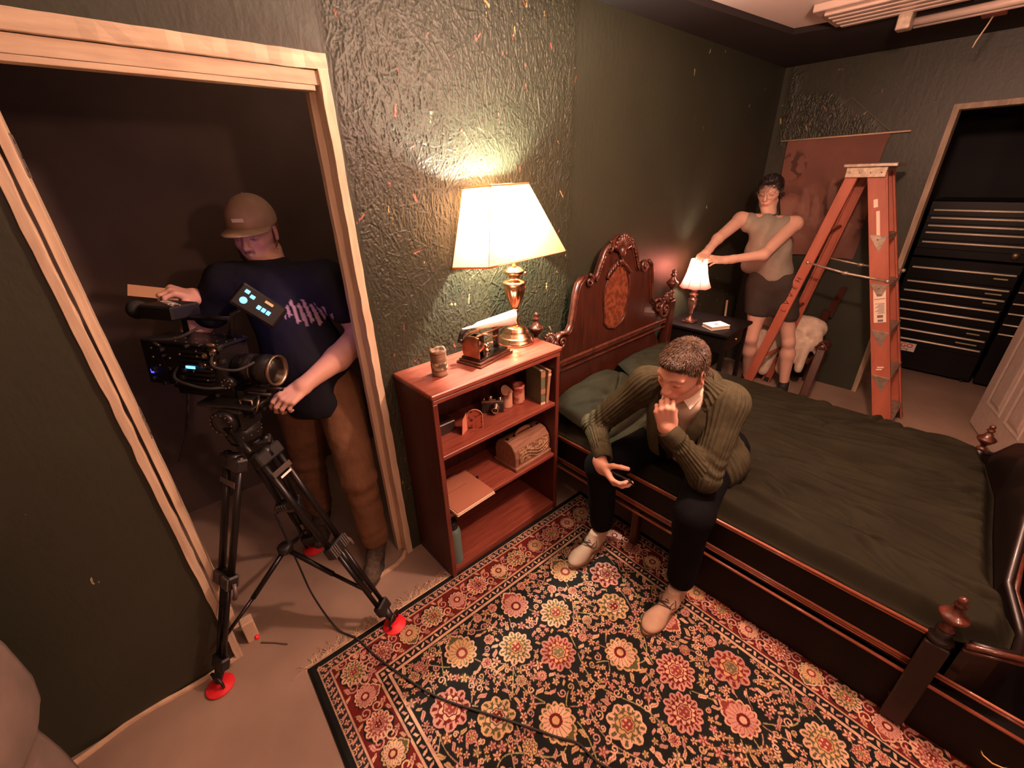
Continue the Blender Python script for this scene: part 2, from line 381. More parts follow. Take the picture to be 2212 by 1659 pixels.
# chipboard flat: real relief of overlapping wood strands
def osb(x0, x1, z0, z1, h, n, seed, base, name, place, hmax=.0030, edge=None):
    r = np.random.default_rng(seed); nu = int((x1-x0)/h)+1; nv = int((z1-z0)/h)+1
    Hh = np.zeros((nv, nu), np.float32); C = np.zeros((nv, nu, 3), np.float32)+np.array(base)
    for i in range(n):
        cx, cz = r.uniform(x0, x1), r.uniform(z0, z1); L_ = r.uniform(.014, .055); W_ = r.uniform(.0014, .0052)
        a = r.normal(math.pi/2, .38) if r.random() < .62 else r.uniform(0, math.pi); R_ = L_+W_
        i0, i1 = max(0, int((cx-R_-x0)/h)), min(nu, int((cx+R_-x0)/h)+2); j0, j1 = max(0, int((cz-R_-z0)/h)), min(nv, int((cz+R_-z0)/h)+2)
        if i1-i0 < 2 or j1-j0 < 2: continue
        X, Z = np.meshgrid(x0+h*np.arange(i0, i1)-cx, z0+h*np.arange(j0, j1)-cz)
        u = X*math.cos(a)+Z*math.sin(a); v = -X*math.sin(a)+Z*math.cos(a); mk = (abs(u) < L_) & (abs(v) < W_*(1-.5*(u/L_)**2))
        hh = r.uniform(.25, 1)*hmax+r.uniform(-.5, .5)*hmax*v/W_+r.uniform(-.4, .4)*hmax*u/L_
        S_ = Hh[j0:j1, i0:i1]; S_[mk] = S_[mk]*.25+hh[mk] if np.ndim(hh) else hh
        if r.random() < .005:
            col = (.30, .10, .07) if r.random() < .6 else (.42, .30, .14); q = C[j0:j1, i0:i1]; mk2 = mk & (abs(u) < L_*.45); q[mk2] = col
        elif r.random() < .5:
            q = C[j0:j1, i0:i1]; q[mk] = np.array(base)*r.uniform(.8, 1.25)
    Hh = np.clip(Hh, -.001, hmax*1.5)
    X, Z = np.meshgrid(x0+h*np.arange(nu), z0+h*np.arange(nv))
    bl = 1
    if edge is not None: bl = edge(X, Z)
    V = place(X.ravel(), Z.ravel(), (Hh*bl).ravel()+.0006); F = gridmesh(nu, nv)
    if name[0] == 'b': F = F[:, ::-1]
    return fastmesh('chipboard_panel', V, F, MOSB, C.reshape(-1, 3), smooth=True)
MOSB = mat('painted_chipboard', GREEN, .46, attr='Col', bump=.25, bscale=240, bdist=.0012, spec=.45)
ed = lambda X, Z: smooth01((X-.665)/.03)*smooth01((1.86-X)/.05)
o = osb(.664, 1.862, .30, 2.48, .0027, 27000, 3, GREEN, 'a', lambda x, z, h: np.stack([x, YW-h, z], 1), edge=ed); o.parent = WB
def edgeB(X, Z): return smooth01((fbm(X*3+5, Z*3, 0, 3)-.42)*8)*smooth01((X-.85)/.1)*smooth01((1.56-X)/.06)*smooth01((Z-1.75)/.3)
# wall_right with black doorway
m = MB(); m.box((XB, .48, 0), (XB+.1, YW, CZ+.03)); m.box((XB, -.27, 2.06), (XB+.1, .48, CZ+.03)); m.box((XB, -2.6, 0), (XB+.1, -.27, CZ+.03))
WR = struct(m.build('wall_right', M_GW))
o = osb(.86, 1.57, 1.6, 2.45, .0035, 4500, 9, GREEN, 'b', lambda y, z, h: np.stack([XB-h, y, z], 1), edge=edgeB, hmax=.007); o.parent = WR
# left and front walls, corridor, tool room
m = MB(); m.box((-.78, -2.6, 0), (-.68, YW+.1, CZ+.03)); struct(m.build('wall_left', M_PATCH))
m = MB(); m.box((-.78, -2.7, 0), (XB+.1, -2.6, CZ+.03)); struct(m.build('wall_front', M_GW))
m = MB(); m.box((-1.6, 2.75, 0), (2.6, 2.85, CZ+.03)); m.box((-1.7, 1.69, 0), (-1.6, 2.85, CZ+.03)); m.box((2.6, 1.69, 0), (2.7, 2.85, CZ+.03)); struct(m.build('wall_corridor', M_BROWN))
MBLK = mat('black_room_paint', (.006, .006, .007), .7)
m = MB(); m.box((6.1, -2.6, 0), (6.2, 1.7, CZ+.03)); m.box((4.45, 1.6, 0), (6.1, 1.7, CZ+.03)); m.box((4.45, -2.7, 0), (6.1, -2.6, CZ+.03)); struct(m.build('wall_tool_room', MBLK))
m = MB(); m.box((-1.7, -2.7, CZ+.03), (6.2, 2.85, CZ+.13)); struct(m.build('ceiling', M_CEIL))
m = MB(); m.prism([(-.68, YW), (XB, YW), (XB, 1.13), (3.364, 1.232), (2.3, 1.340), (-.68, 1.45)], CZ, CZ+.03, 'Z'); m.prism([(3.364, 1.232), (XB, 1.13), (XB, -2.6), (3.75, -2.6), (3.45, .815)], CZ, CZ+.03, 'Z'); m.box((-.68, -2.6, CZ), (-.3, 1.45, CZ+.03)); struct(m.build('trim_1', M_DARK))
# cut painted strip left wall: the corner where green paint stops
# doorway frame
fr1 = thing('door_1', None, None, (0, 0, 0)); fr1['kind'] = 'structure'
def rough_board(a, b, m_, name, parent, seed=0, n=40, amp=.002, ax=2):
    """board with worn, uneven edges along ax"""
    a = list(a); b = list(b); V = []; F = []
    for i in range(n+1):
        t = a[ax]+(b[ax]-a[ax])*i/n; o1, o2 = [q for q in range(3) if q != ax]
        for (p, q) in ((a[o1], a[o2]), (b[o1], a[o2]), (b[o1], b[o2]), (a[o1], b[o2])):
            v = [0, 0, 0]; v[ax] = t; v[o1] = p+random.uniform(-amp, amp); v[o2] = q+random.uniform(-amp, amp)*.3; V.append(v)
    for i in range(n):
        for k in range(4): F.append((i*4+k, i*4+(k+1) % 4, (i+1)*4+(k+1) % 4, (i+1)*4+k))
    F += [(3, 2, 1, 0), (n*4, n*4+1, n*4+2, n*4+3)]
    return MB().add(V, F).build(name, m_, parent, bevel=.0015)
rough_board((-.152, YW-.014, 0.0), (-.130, YW+.03, 2.075), M_CREAM, 'casing_strip', fr1, amp=.0022)
rough_board((-.122, YW+.012, .13), (-.102, YW+.105, 2.06), M_CREAM, 'jamb', fr1, amp=.0006)
rough_board((.632, YW-.012, 0), (.662, YW+.105, 2.06), M_CREAM, 'jamb', fr1, amp=.002)
rough_board((.610, YW+.045, 0), (.634, YW+.075, 2.05), M_CREAM, 'door_stop', fr1, amp=.0008)
rough_board((-.68, YW-.014, 2.052), (.662, YW+.03, 2.094), M_CREAMX, 'header_strip', fr1, amp=.002, ax=0)
rough_board((-.68, YW-.0, 2.012), (.634, YW+.105, 2.050), M_CREAMX, 'header', fr1, amp=.0006, ax=0)
rough_board((-.68, YW-.006, 1.996), (.615, YW+.03, 2.010), M_CREAMX, 'header_stop', fr1, amp=.0006, ax=0)
MPLT = mat('dull_hinge_steel', (.30, .25, .22), .5, .6, bump=.3, bscale=300)
for z in (1.815, 1.07):
    pr = []
    for (cx, cz, a0) in ((YW+.085, z+.035, 0), (YW+.035, z+.035, 90), (YW+.035, z-.035, 180), (YW+.085, z-.035, 270)):
        for k in range(5):
            a = math.radians(a0+k*22.5); pr.append((cx+.012*math.cos(a), cz+.012*math.sin(a)))
    hp = MB().prism(pr, -.1025, -.0995, 'X').build('hinge_plate', MPLT, fr1)
    sc = MB()
    for dy, dz in ((.04, .03), (.07, 0), (.04, -.03)): sc.lathe([(.005, 0), (.0045, .0015), (.001, .0018)], 12, T((-.0995, YW+dy, z+dz)) @ RY(90))
    sc.build('screw', mat('dark_screw', (.08, .06, .05), .4, .8), hp)
# loose pale trim lying on the floor under the right jamb and the ragged plywood foot of the left flat
MCR2 = mat('pale_splintered_wood', (.70, .50, .34), .6, c2=(.5, .34, .22), scale=30, bump=.4, bscale=60, bdist=.003)
def bent(pts, w_, h_, m_, name, parent=None):
    V = []; F = []; n = len(pts)
    for i, p in enumerate(pts):
        q = pts[min(i+1, n-1)]; r_ = pts[max(i-1, 0)]; d = Vector((q[0]-r_[0], q[1]-r_[1])).normalized(); nx, ny = -d.y*w_/2, d.x*w_/2; j = random.uniform(.8, 1.2)
        V += [(p[0]-nx*j, p[1]-ny*j, p[2]), (p[0]+nx*j, p[1]+ny*j, p[2]), (p[0]+nx*j, p[1]+ny*j, p[2]+h_), (p[0]-nx*j, p[1]-ny*j, p[2]+h_)]
    for i in range(n-1):
        for k in range(4): F.append((i*4+k, i*4+(k+1) % 4, (i+1)*4+(k+1) % 4, (i+1)*4+k))
    F += [(3, 2, 1, 0), ((n-1)*4, (n-1)*4+1, (n-1)*4+2, (n-1)*4+3)]
    return MB().add(V, F).build(name, m_, parent)
tag(bent([(.655, 1.63, .0), (.635, 1.60, .003), (.60, 1.565, .004), (.55, 1.55, .003), (.48, 1.545, .002), (.415, 1.54, .002)], .02, .010, MCR2, 'wood_lath'), 'pale bent wood lath lying on the floor at the foot of the right door jamb', 'wood strip')
pts = [(x, YW-.010-.006*math.sin(x*17)-(.02 if x < -.5 else 0)*(-.5-x)*6, .0) for x in np.linspace(-.66, -.135, 14)]
bent(pts, .014, .012, MCR2, 'trim_2')['kind'] = 'structure'
tag(bent([(-.06, 1.585, .0), (-.02, 1.545, .001), (.02, 1.50, .001)], .006, .004, mat('dark_splinter', (.10, .06, .035), .8), 'wood_splinter'), 'thin dark wood splinter on the concrete by the left jamb foot', 'splinter')
# short brown block standing at the end of the hanging jamb
# black doorway frame
fr2 = thing('door_2', None, None, (0, 0, 0)); fr2['kind'] = 'structure'
MTR = mat('weathered_door_trim', (.40, .30, .20), .6, c2=(.26, .19, .13), scale=6, stretch=(8, 8, 1), bump=.3, bscale=20)
rough_board((XB-.014, .478, 0), (XB+.11, .512, 2.085), MTR, 'jamb', fr2, amp=.0015)
rough_board((XB-.014, -.27, 2.055), (XB+.11, .512, 2.088), MTR, 'header', fr2, amp=.0015, ax=1)
rough_board((XB-.014, -.30, 0), (XB+.11, -.268, 2.085), MTR, 'jamb', fr2, amp=.0015)
# open six-panel door leaf hinged on the right of that doorway
dl = thing('door_3', None, None, M=T((4.325, -.235, .012)) @ RZ(math.degrees(math.atan2(-.147, -.46)))); dl['kind'] = 'structure'
MDR = mat('dusty_white_door', (.50, .41, .34), .6, c2=(.44, .36, .30), scale=30, bump=.3, bscale=260, bdist=.0008)
W_, Hd, t = .74, 2.02, .035; m = MB(); m.box((0, -t/2, 0), (W_, t/2, Hd), bev=.002)
dleaf = m.build('door_slab', MDR, dl)
for s in (-1, 1):
    for (x0, x1) in ((.10, .335), (.405, .64)):
        for (z0, z1) in ((.20, .80), (.95, 1.55), (1.66, 1.92)):
            pm = MB()
            for k, (ins, d) in enumerate(((0, .0), (.012, .007), (.03, .002), (.05, .007))):
                pass
            a = [(x0, z0), (x1, z0), (x1, z1), (x0, z1)]
            def ring(ins, d): return [(x0+ins, s*(t/2+d), z0+ins), (x1-ins, s*(t/2+d), z0+ins), (x1-ins, s*(t/2+d), z1-ins), (x0+ins, s*(t/2+d), z1-ins)]
            vs = ring(0, .0002)+ring(.010, .007)+ring(.024, .0015)+ring(.030, .0015)+ring(.055, .008); fs = []
            for k in range(4):
                for i in range(4): fs.append((k*4+i, k*4+(i+1) % 4, (k+1)*4+(i+1) % 4, (k+1)*4+i))
            fs.append((16, 17, 18, 19)); MB().add(vs, fs).build('door_panel', MDR, dl)
MBR = mat('aged_brass', (.62, .42, .18), .3, 1)
k = MB()
for s in (-1, 1): k.lathe([(.028, 0), (.028, .004), (.01, .006), (.009, .03), (.022, .038), (.027, .052), (.02, .064), (.001, .068)], 20, T((W_-.06, s*t/2, .95)) @ RX(-90*s))
k.build('door_knob', MBR, dl)
# ================================================================ rug
def make_rug():
    h = .0022; W_, L_ = 1.60, 2.35; nu, nv = int(W_/h)+1, int(L_/h)+1
    X, Y = np.meshgrid(h*np.arange(nu), h*np.arange(nv))  # X across, Y down the rug
    r = np.random.default_rng(11)
    NAVY = np.array((.010, .012, .011)); RED = np.array((.11, .012, .010)); CR = np.array((.58, .35, .23)); PK = np.array((.46, .23, .18)); GD = np.array((.48, .30, .15)); OL = np.array((.13, .12, .05)); DR = np.array((.20, .04, .03)); BLK = np.array((.010, .011, .010))
    C = np.zeros((nv, nu, 3), np.float32)+NAVY
    bx = np.minimum(np.minimum(X, W_-X), np.minimum(Y, L_-Y))
    C[bx < .245] = CR*.9; C[bx < .235] = BLK; C[bx < .205] = CR*.8; C[bx < .198] = RED; C[bx < .072] = CR*.8; C[bx < .066] = BLK*2; C[bx < .034] = CR*.7; C[bx < .030] = BLK
    def win(cx, cy, R):
        i0, i1 = max(0, int((cx-R)/h)), min(nu, int((cx+R)/h)+2); j0, j1 = max(0, int((cy-R)/h)), min(nv, int((cy+R)/h)+2)
        if i1 <= i0 or j1 <= j0: return None
        return slice(j0, j1), slice(i0, i1)
    def polar(cx, cy, R, rot):
        s = win(cx, cy, R*1.35)
        if s is None: return None
        u, v = X[s]-cx, Y[s]-cy; rr = np.hypot(u, v)/R; th = np.arctan2(v, u)-rot; return s, rr, th, u, v
    def put(s, mk, col): C[s][mk] = col
    def flower(cx, cy, R, n=5, rot=0, c1=CR, c2=DR):
        q = polar(cx, cy, R, rot)
        if q is None: return
        s, rr, th, u, v = q; e = .66+.34*np.cos(n*th); put(s, rr < e*1.0, c1); put(s, (np.abs(np.sin(n*th/2+0)) > .93) & (rr < .95) & (rr > .25) & (e < .5), c2*.6); put(s, rr < .30, c2); put(s, rr < .13, c1)
    def rosette(cx, cy, R, n, rot, pal, sh=0):
        q = polar(cx, cy, R, rot)
        if q is None: return
        s, rr, th, u, v = q; a, b, c, d = pal; rr = rr*(1+sh*np.cos(th))+.03*np.sin(th*7+rot*5)
        put(s, rr < 1.12, BLK)
        e = .84+.20*np.abs(np.cos(n*th/2)); put(s, rr < e, a); put(s, (rr < e-.10) & (rr > .6) & (np.abs(np.sin(n*th/2)) > .90), b)
        put(s, (rr < e-.09) & (rr > .68) & (np.abs(np.cos(n*th/2)) > .93), b)
        put(s, rr < .64, b); e2 = .40+.20*np.abs(np.cos(n*th/2+.8)); put(s, (rr < e2), c); put(s, (np.abs(rr-.38) < .035), b)
        g = (np.sin(u/R*26) > .1) & (np.sin(v/R*26) > .1); put(s, rr < .30, d); put(s, (rr < .27) & g, a)
    def palmette(cx, cy, R, rot, pal):
        q = polar(cx, cy, R, rot)
        if q is None: return
        s, rr, th, u, v = q; a, b, c, d = pal; t_ = np.abs(np.arctan2(np.sin(th), np.cos(th)))
        out = .62+.30*(1-t_/math.pi)**2+.14*np.abs(np.cos(6.5*t_))+.12*(t_ < .35); put(s, rr < out+.09, BLK); put(s, rr < out, a)
        put(s, (rr < out-.10), b); out2 = .50+.22*(1-t_/math.pi)+.08*np.abs(np.cos(6.5*t_+1)); put(s, rr < out2, c); put(s, (np.abs(np.sin(9*t_)) < .25) & (rr < out2-.05) & (rr > .2), b)
        put(s, rr < .30, d); put(s, rr < .17, a)
    def leaf(cx, cy, R, rot, col, dark=None):
        s = win(cx, cy, R*1.1)
        if s is None: return
        u, v = X[s]-cx, Y[s]-cy; a = (u*math.cos(rot)+v*math.sin(rot))/R; b = (-u*math.sin(rot)+v*math.cos(rot))/R; put(s, np.abs(b-.15*np.sin(a*3)) < .34*(1-a*a)*(1.15-.3*a), col)
        if dark is not None: put(s, (np.abs(b-.15*np.sin(a*3)) < .05) & (np.abs(a) < .7), dark)
    def line(pts, w_, col):
        P = np.array(pts)
        for i in range(len(P)-1):
            n = int(np.hypot(*(P[i+1]-P[i]))/(w_*.5))+2
            for t in np.linspace(0, 1, n):
                p = P[i]+(P[i+1]-P[i])*t; s = win(p[0], p[1], w_)
                if s is None: continue
                mk = np.hypot(X[s]-p[0], Y[s]-p[1]) < w_*.5; C[s][mk] = col
    def curl(cx, cy, R, rot, col, w_=.005, tr=1.3, sg=1):
        line([(cx+R*(1-t/tr*.75)*math.cos(rot+sg*t*2*math.pi), cy+R*(1-t/tr*.75)*math.sin(rot+sg*t*2*math.pi)) for t in np.linspace(0, tr, 40)], w_, col)
    pals = [(CR, DR, PK, RED), (PK, RED, CR, DR), (GD, OL*.6, CR, RED), (CR, OL*.7, GD, DR), (PK*.9, RED*1.5, GD, OL)]
    x0, x1, y0, y1 = .25, W_-.25, .25, L_-.25; cx = (x0+x1)/2
    # vines
    for j in range(9):
        for sgn in (1, -1):
            for ph in (0, 1):
                P = [(cx+sgn*(.08+.47*t), y0+.02+j*.235+.06*math.sin(t*9+j+ph*3)+.05*ph) for t in np.linspace(0, 1, 60)]
                line([p for p in P if x0 < p[0] < x1 and y0 < p[1] < y1], .0038, OL*2.4 if ph else CR*.6)
    for i in range(10):
        P = [(x0+.06+i*.12*(x1-x0-.12)/1.08*1.0+.035*math.sin(t*26+i*2), y0+t*(y1-y0)) for t in np.linspace(0, 1, 240)]; line(P, .0038, OL*2.2 if i % 2 else CR*.55)
    big = []; row = 0; y = y0+.07
    while y < y1-.03:
        offs = [0, .30] if row % 2 == 0 else [.15, .45]
        for ox in offs:
            for sg in ((1, -1) if ox else (1,)):
                big.append((cx+sg*ox, y, row, ox, sg))
        row += 1; y += .150
    allc = []
    r2 = np.random.default_rng(4)
    for (bx_, by, row, ox, sg) in big:
        if ox and sg > 0: jx, jy = r2.uniform(-.04, .04), r2.uniform(-.035, .035)
        if not ox: jx, jy = 0, r2.uniform(-.02, .02)
        bx_ += jx*sg; by += jy
        R = (.066, .054, .070, .048)[(row+int(ox*20)) % 4]; p = pals[(row*2+int(ox*10)) % 5]
        if x0-.02 < bx_ < x1+.02:
            if (row+int(ox*20)) % 3 == 0: palmette(bx_, by, R*1.12, math.pi/2 if row % 2 else -math.pi/2, p)
            else: rosette(bx_, by, R, (8, 10, 12, 14)[(row+int(ox*7)) % 4], .2*sg, p, .1)
            allc.append((bx_, by, R*1.15))
    # small fill, mirrored
    tries = 0; n = 0
    while tries < 34000 and n < 2300:
        tries += 1; dx, yy = r.uniform(0, (x1-x0)/2), r.uniform(y0+.01, y1-.01); R = r.choice([.010, .013, .016, .021, .026], p=[.26, .28, .22, .14, .10])
        px = cx+dx
        if any((px-a)**2+(yy-b)**2 < (R*.80+c_)**2 for a, b, c_ in allc): continue
        n += 1; k = r.integers(0, 7); col = [CR, PK, GD, CR, PK][r.integers(0, 5)]; rot = r.uniform(0, 6.28); cc = [DR, RED, OL][r.integers(0, 3)]
        for sg in (1, -1):
            qx = cx+sg*dx
            if R > .019: rosette(qx, yy, R, 7, rot*sg, pals[k % 5], .0) if k < 5 else palmette(qx, yy, R*1.1, rot if sg > 0 else math.pi-rot, pals[k % 5])
            elif k < 4: flower(qx, yy, R*1.15, 5, rot if sg > 0 else math.pi-rot, col, cc)
            elif k < 6: leaf(qx, yy, R*1.25, rot if sg > 0 else math.pi-rot, col, cc)
            else: curl(qx, yy, R, rot if sg > 0 else math.pi-rot, col, .0045, 1.2, sg)
            allc.append((qx, yy, R))
    # borders
    def along(d, step, fn, a0=0):
        k = 0
        for (ax, ay, bx2, by2, rot) in ((d, d, W_-d, d, 0), (W_-d, d, W_-d, L_-d, math.pi/2), (d, L_-d, W_-d, L_-d, math.pi), (d, d, d, L_-d, -math.pi/2)):
            Ln = math.hypot(bx2-ax, by2-ay); m_ = max(1, int(round(Ln/step)))
            for i in range(m_+1):
                t = i/m_; fn(ax+(bx2-ax)*t, ay+(by2-ay)*t, rot, k); k += 1
    along(.135, .118, lambda x, y, q, k: rosette(x, y, .048, (8, 10)[k % 2], q, pals[k % 5], .12) if k % 2 else palmette(x, y, .052, q+math.pi/2, pals[(k+1) % 5]))
    def bf(x, y, q, k):
        for s_ in (1, -1):
            ox, oy = math.cos(q)*.059, math.sin(q)*.059; nx, ny = -math.sin(q)*s_, math.cos(q)*s_
            curl(x+ox+nx*.022, y+oy+ny*.022, .022, q+s_*1.2, CR if s_ > 0 else PK, .0048, 1.3, s_)
            leaf(x+ox+nx*.045, y+oy+ny*.045, .018, q+.6*s_, GD if k % 2 else PK, DR); flower(x+ox-nx*.045, y+oy-ny*.045, .010, 5, q, PK, RED)
            leaf(x+ox*.5+nx*.052, y+oy*.5+ny*.052, .014, q-.7*s_, CR, RED)
    along(.135, .118, bf)
    along(.220, .022, lambda x, y, q, k: leaf(x, y, .012, q+(.9 if k % 2 else -.9), CR if k % 3 else PK))
    along(.052, .024, lambda x, y, q, k: flower(x, y, .011, 4, q, CR if k % 2 else GD, DR) if k % 2 else leaf(x, y, .014, q+.8, PK))
    along(.0365, .040, lambda x, y, q, k: curl(x, y, .010, q, CR*.9, .0035, 1.0))
    C *= (.62+.75*fbm(X*26, Y*26, 0, 3))[:, :, None]; nz = rng.normal(1, .07, C.shape[:2]); C *= nz[:, :, None]
    Hh = .010+.0012*fbm(X*60, Y*60, 1, 3)+.002*fbm(X*2, Y*2, 2, 2); eb = np.minimum(bx, .012)/.012; Hh = Hh*(.35+.65*eb)+.0008
    a = math.radians(-2.0); px, py = .047, 1.335; ux, uy = math.cos(a), math.sin(a); vx, vy = math.sin(a), -math.cos(a)
    V = np.stack([px+X*ux+Y*vx, py+X*uy+Y*vy, Hh], -1).reshape(-1, 3); F = gridmesh(nu, nv)[:, ::-1]
    MR = mat('rug_wool', (.2, .1, .1), .95, attr='Col', bump=.5, bscale=420, bdist=.0015, spec=.15, sheen=.0)
    o = fastmesh('rug', V, F, MR, C.reshape(-1, 3)); tag(o, 'large floral patterned wool rug with red border and near black field on the concrete floor', 'rug')
    m_ = MB()
    for i in range(330):
        t = i/330; x = px+t*.80*ux*1.0; y = py+t*.80*uy; L1 = random.uniform(.02, .075); a1 = math.radians(90+random.gauss(-8, 34)); P = [(x, y-.002, .004)]
        for k in range(5): a1 += random.gauss(0, .45); P.append((P[-1][0]+math.cos(a1)*L1/5, P[-1][1]+math.sin(a1)*L1/5, .0025+.002*random.random()))
        m_.tube(P, random.uniform(.0007, .0016), 4)
    f = m_.build('fringe', mat('rug_fringe_cotton', (.62, .44, .30), .9), o); f['kind'] = 'stuff'; f['label'] = 'tangled cream cotton fringe'
    MB().tube([(px+.003, py, .006), (px+.80*ux, py+.80*uy, .006)], .0035, 6).build('end_cord', mat('rug_fringe_cotton', (.6, .45, .3), .9), o)
make_rug()
# ================================================================ bookshelf
MREDW = wood('red_stained_wood', (.27, .070, .042), (.15, .030, .019), 0, .38, 5, coat=.15)
MREDV = wood('red_stained_wood_upright', (.17, .036, .022), (.085, .015, .010), 2, .4, 5, coat=.15)
bs = thing('bookshelf', 'red stained wooden bookcase with four open shelves beside the bed head', 'bookcase', (1.08, 1.44, 0))
MSIDE = wood('shaded_red_panel', (.075, .013, .009), (.035, .006, .004), 2, .45, 5, coat=.05)  # bookcase sides and back: their shade is put into a darker wood colour
sx0, sx1, sy0, sy1 = -.362, .362, -.152, .145
m = MB(); m.box((sx0-.006, sy0-.012, .978), (sx1+.006, sy1, 1.0), bev=.004); m.build('top_board', MREDW, bs)
for x in (sx0, sx1-.02): MB().box((x, sy0, 0), (x+.02, sy1, .978), bev=.002).build('side_panel', MSIDE, bs)
MB().box((sx0+.02, sy1-.008, .02), (sx1-.02, sy1-.001, .978)).build('back_panel', MSIDE, bs)
for z, hh in ((.700, .02), (.388, .02), (.050, .02)):
    m = MB(); m.box((sx0+.02, sy0+.004, z-hh), (sx1-.02, sy1-.008, z), bev=.002); m.build('shelf', MREDW, bs)
MB().box((sx0+.02, sy0+.008, .0), (sx1-.02, sy0+.022, .031)).build('kick_board', MREDW, bs)
m = MB()
m.box((sx0+.0, sy0-.006, .955), (sx1, sy0+.010, .975), bev=.003); m.build('front_rail', MREDW, bs)
for x in (sx0, sx1-.022): MB().box((x, sy0-.004, .0), (x+.022, sy0+.006, .955), bev=.002).build('face_strip', MREDV, bs)
# ================================================================ big lamp
MBRS = mat('reddish_brass', (.80, .46, .26), .22, 1, bump=.05, bscale=40)
lx, ly = 1.338, 1.488
lp = thing('table_lamp', 'brass urn table lamp with a large cream four-sided shade on the bookcase', 'lamp', (lx, ly, 1.0))
MB().lathe([(.090, 0), (.091, .008), (.088, .018), (.082, .022), (.082, .030), (.076, .035), (.070, .040), (.066, .052), (.060, .056), (.060, .062), (.056, .066), (.052, .078), (.048, .082), (.024, .090)], 40).build('lamp_base', MBRS, lp)
fl = lambda a, j, r, z: .035*math.cos(a*12) if .20 < z < .285 else 0
MB().lathe([(.024, .088), (.020, .10), (.015, .115), (.013, .135), (.016, .155), (.022, .163), (.018, .168), (.016, .172), (.022, .185), (.034, .210), (.044, .238), (.050, .262), (.051, .280), (.049, .288), (.058, .292), (.058, .298), (.046, .304), (.028, .312), (.026, .325), (.036, .333), (.046, .338), (.050, .346), (.048, .352), (.036, .360), (.030, .366), (.012, .370)], 48, flute=fl).build('lamp_stem', MBRS, lp)
MB().lathe([(.012, .368), (.012, .40), (.017, .405), (.017, .45)], 16).build('lamp_socket', MBRS, lp)
MSH = shade_mat('cream_shade_linen', (.50, .34, .22), (.40, .215, .115))
def shade(bot, top, M_, parent, edge_m, n=6, th=.0015):
    V = []; F = []
    for k in range(n+1):
        t = k/n
        for i in range(4):
            a = Vector(bot[i]); b = Vector(top[i]); V.append(a.lerp(b, t))
    for k in range(n):
        for i in range(4): F.append((k*4+i, k*4+(i+1) % 4, (k+1)*4+(i+1) % 4, (k+1)*4+i))
    o = MB().add([(v.x, v.y, v.z) for v in V], F).build('lamp_shade', M_, parent)
    for ring in (bot, top):
        MB().tube(list(ring)+[ring[0]], .0042, 6).build('shade_trim', edge_m, o)
    MB().tube([bot[0], top[0]], .0012, 5).build('shade_seam', edge_m, o)
    return o
off = Vector((lx, ly, 1.0)); rel = lambda p: tuple(Vector(p)-off)
MEDG = shade_mat('shade_edge_braid', (.55, .25, .12), (.5, .22, .1))
shade([rel(p) for p in ((1.105, 1.382, 1.408), (1.565, 1.375, 1.422), (1.560, 1.578, 1.422), (1.062, 1.582, 1.388))], [rel(p) for p in ((1.168, 1.425, 1.710), (1.372, 1.422, 1.714), (1.372, 1.548, 1.712), (1.126, 1.552, 1.703))], MSH, lp, MEDG)
m = MB(); c = Vector(rel((1.27, 1.487, 1.70)))
for q in ((1.168, 1.425, 1.70), (1.372, 1.422, 1.70), (1.372, 1.548, 1.70), (1.126, 1.552, 1.695)): m.tube([c, rel(q)], .0015, 5)
m.tube([c, (c.x+.02, c.y, .60), (.0, 0, .45)], .002, 6); m.build('shade_spider', MBRS, lp)
MBULB = mat('lit_bulb', (1, .9, .7), .3, emit=(1.0, .80, .52), es=30)
MB().sphere((rel((1.305, 1.48, 1.55))[0], -.008, .50), .014, 8).build('light_bulb', MBULB, lp)
MB().lathe([(.005, 0), (.005, .008), (.009, .010), (.009, .016), (.003, .018)], 12, T((.046, -.01, .33)) @ RY(90)).build('lamp_switch', MBRS, lp)
# ================================================================ things on the bookcase
MBARK = mat('birch_bark', (.30, .18, .11), .8, c2=(.13, .065, .04), scale=9, stretch=(1, 1, 9), bump=.5, bscale=20, bdist=.003)
MINK = mat('dark_ink', (.05, .03, .02), .8)
def wavy_can(name, r, h, th, mt, label, cat, loc, mouth='flat', grp=None, rz=0, hole=True):
    o = thing(name, label, cat, loc, math.radians(rz), group=grp); n = 40; V = []; F = []
    def top(a): return h+(.003*math.sin(3*a)+.002*math.sin(7*a) if mouth == 'flat' else (.014*math.sin(a+1.0)+.006*math.sin(2*a)))
    rings = [(r*.98, lambda a: 0), (r*1.01, lambda a: .006), (r, lambda a: .014), (r*.985, lambda a: h*.5), (r*1.0, lambda a: h*.9), (r*1.03, top), (r*1.03-th, top), (r-th, lambda a: .02)]
    for rr, zf in rings:
        for i in range(n): a = 2*math.pi*i/n; q = rr*(1+.02*math.sin(5*a)); V.append((q*math.cos(a), q*math.sin(a), zf(a)))
    for k in range(len(rings)-1):
        for i in range(n): j = (i+1) % n; F.append((k*n+i, k*n+j, (k+1)*n+j, (k+1)*n+i))
    F.append(tuple(range(n))[::-1]); F.append(tuple((len(rings)-1)*n+i for i in range(n)))
    mb = MB().add(V, F, True); mb.build('cup_wall', mt, o); return o
cu = wavy_can('bark_cup', .0335, .112, .009, MBARK, 'tall brown bark cup with carved band standing alone on the bookcase top', 'cup', (.852, 1.428, 1.0))
ba = MB(); ba.lathe([(.0352, .030), (.0355, .034), (.0350, .058), (.0345, .062)], 32, cap=False); ba.build('carved_band', mat('carved_bark', (.42, .30, .16), .8, c2=(.08, .05, .03), scale=40, lo=.45, hi=.55), cu)
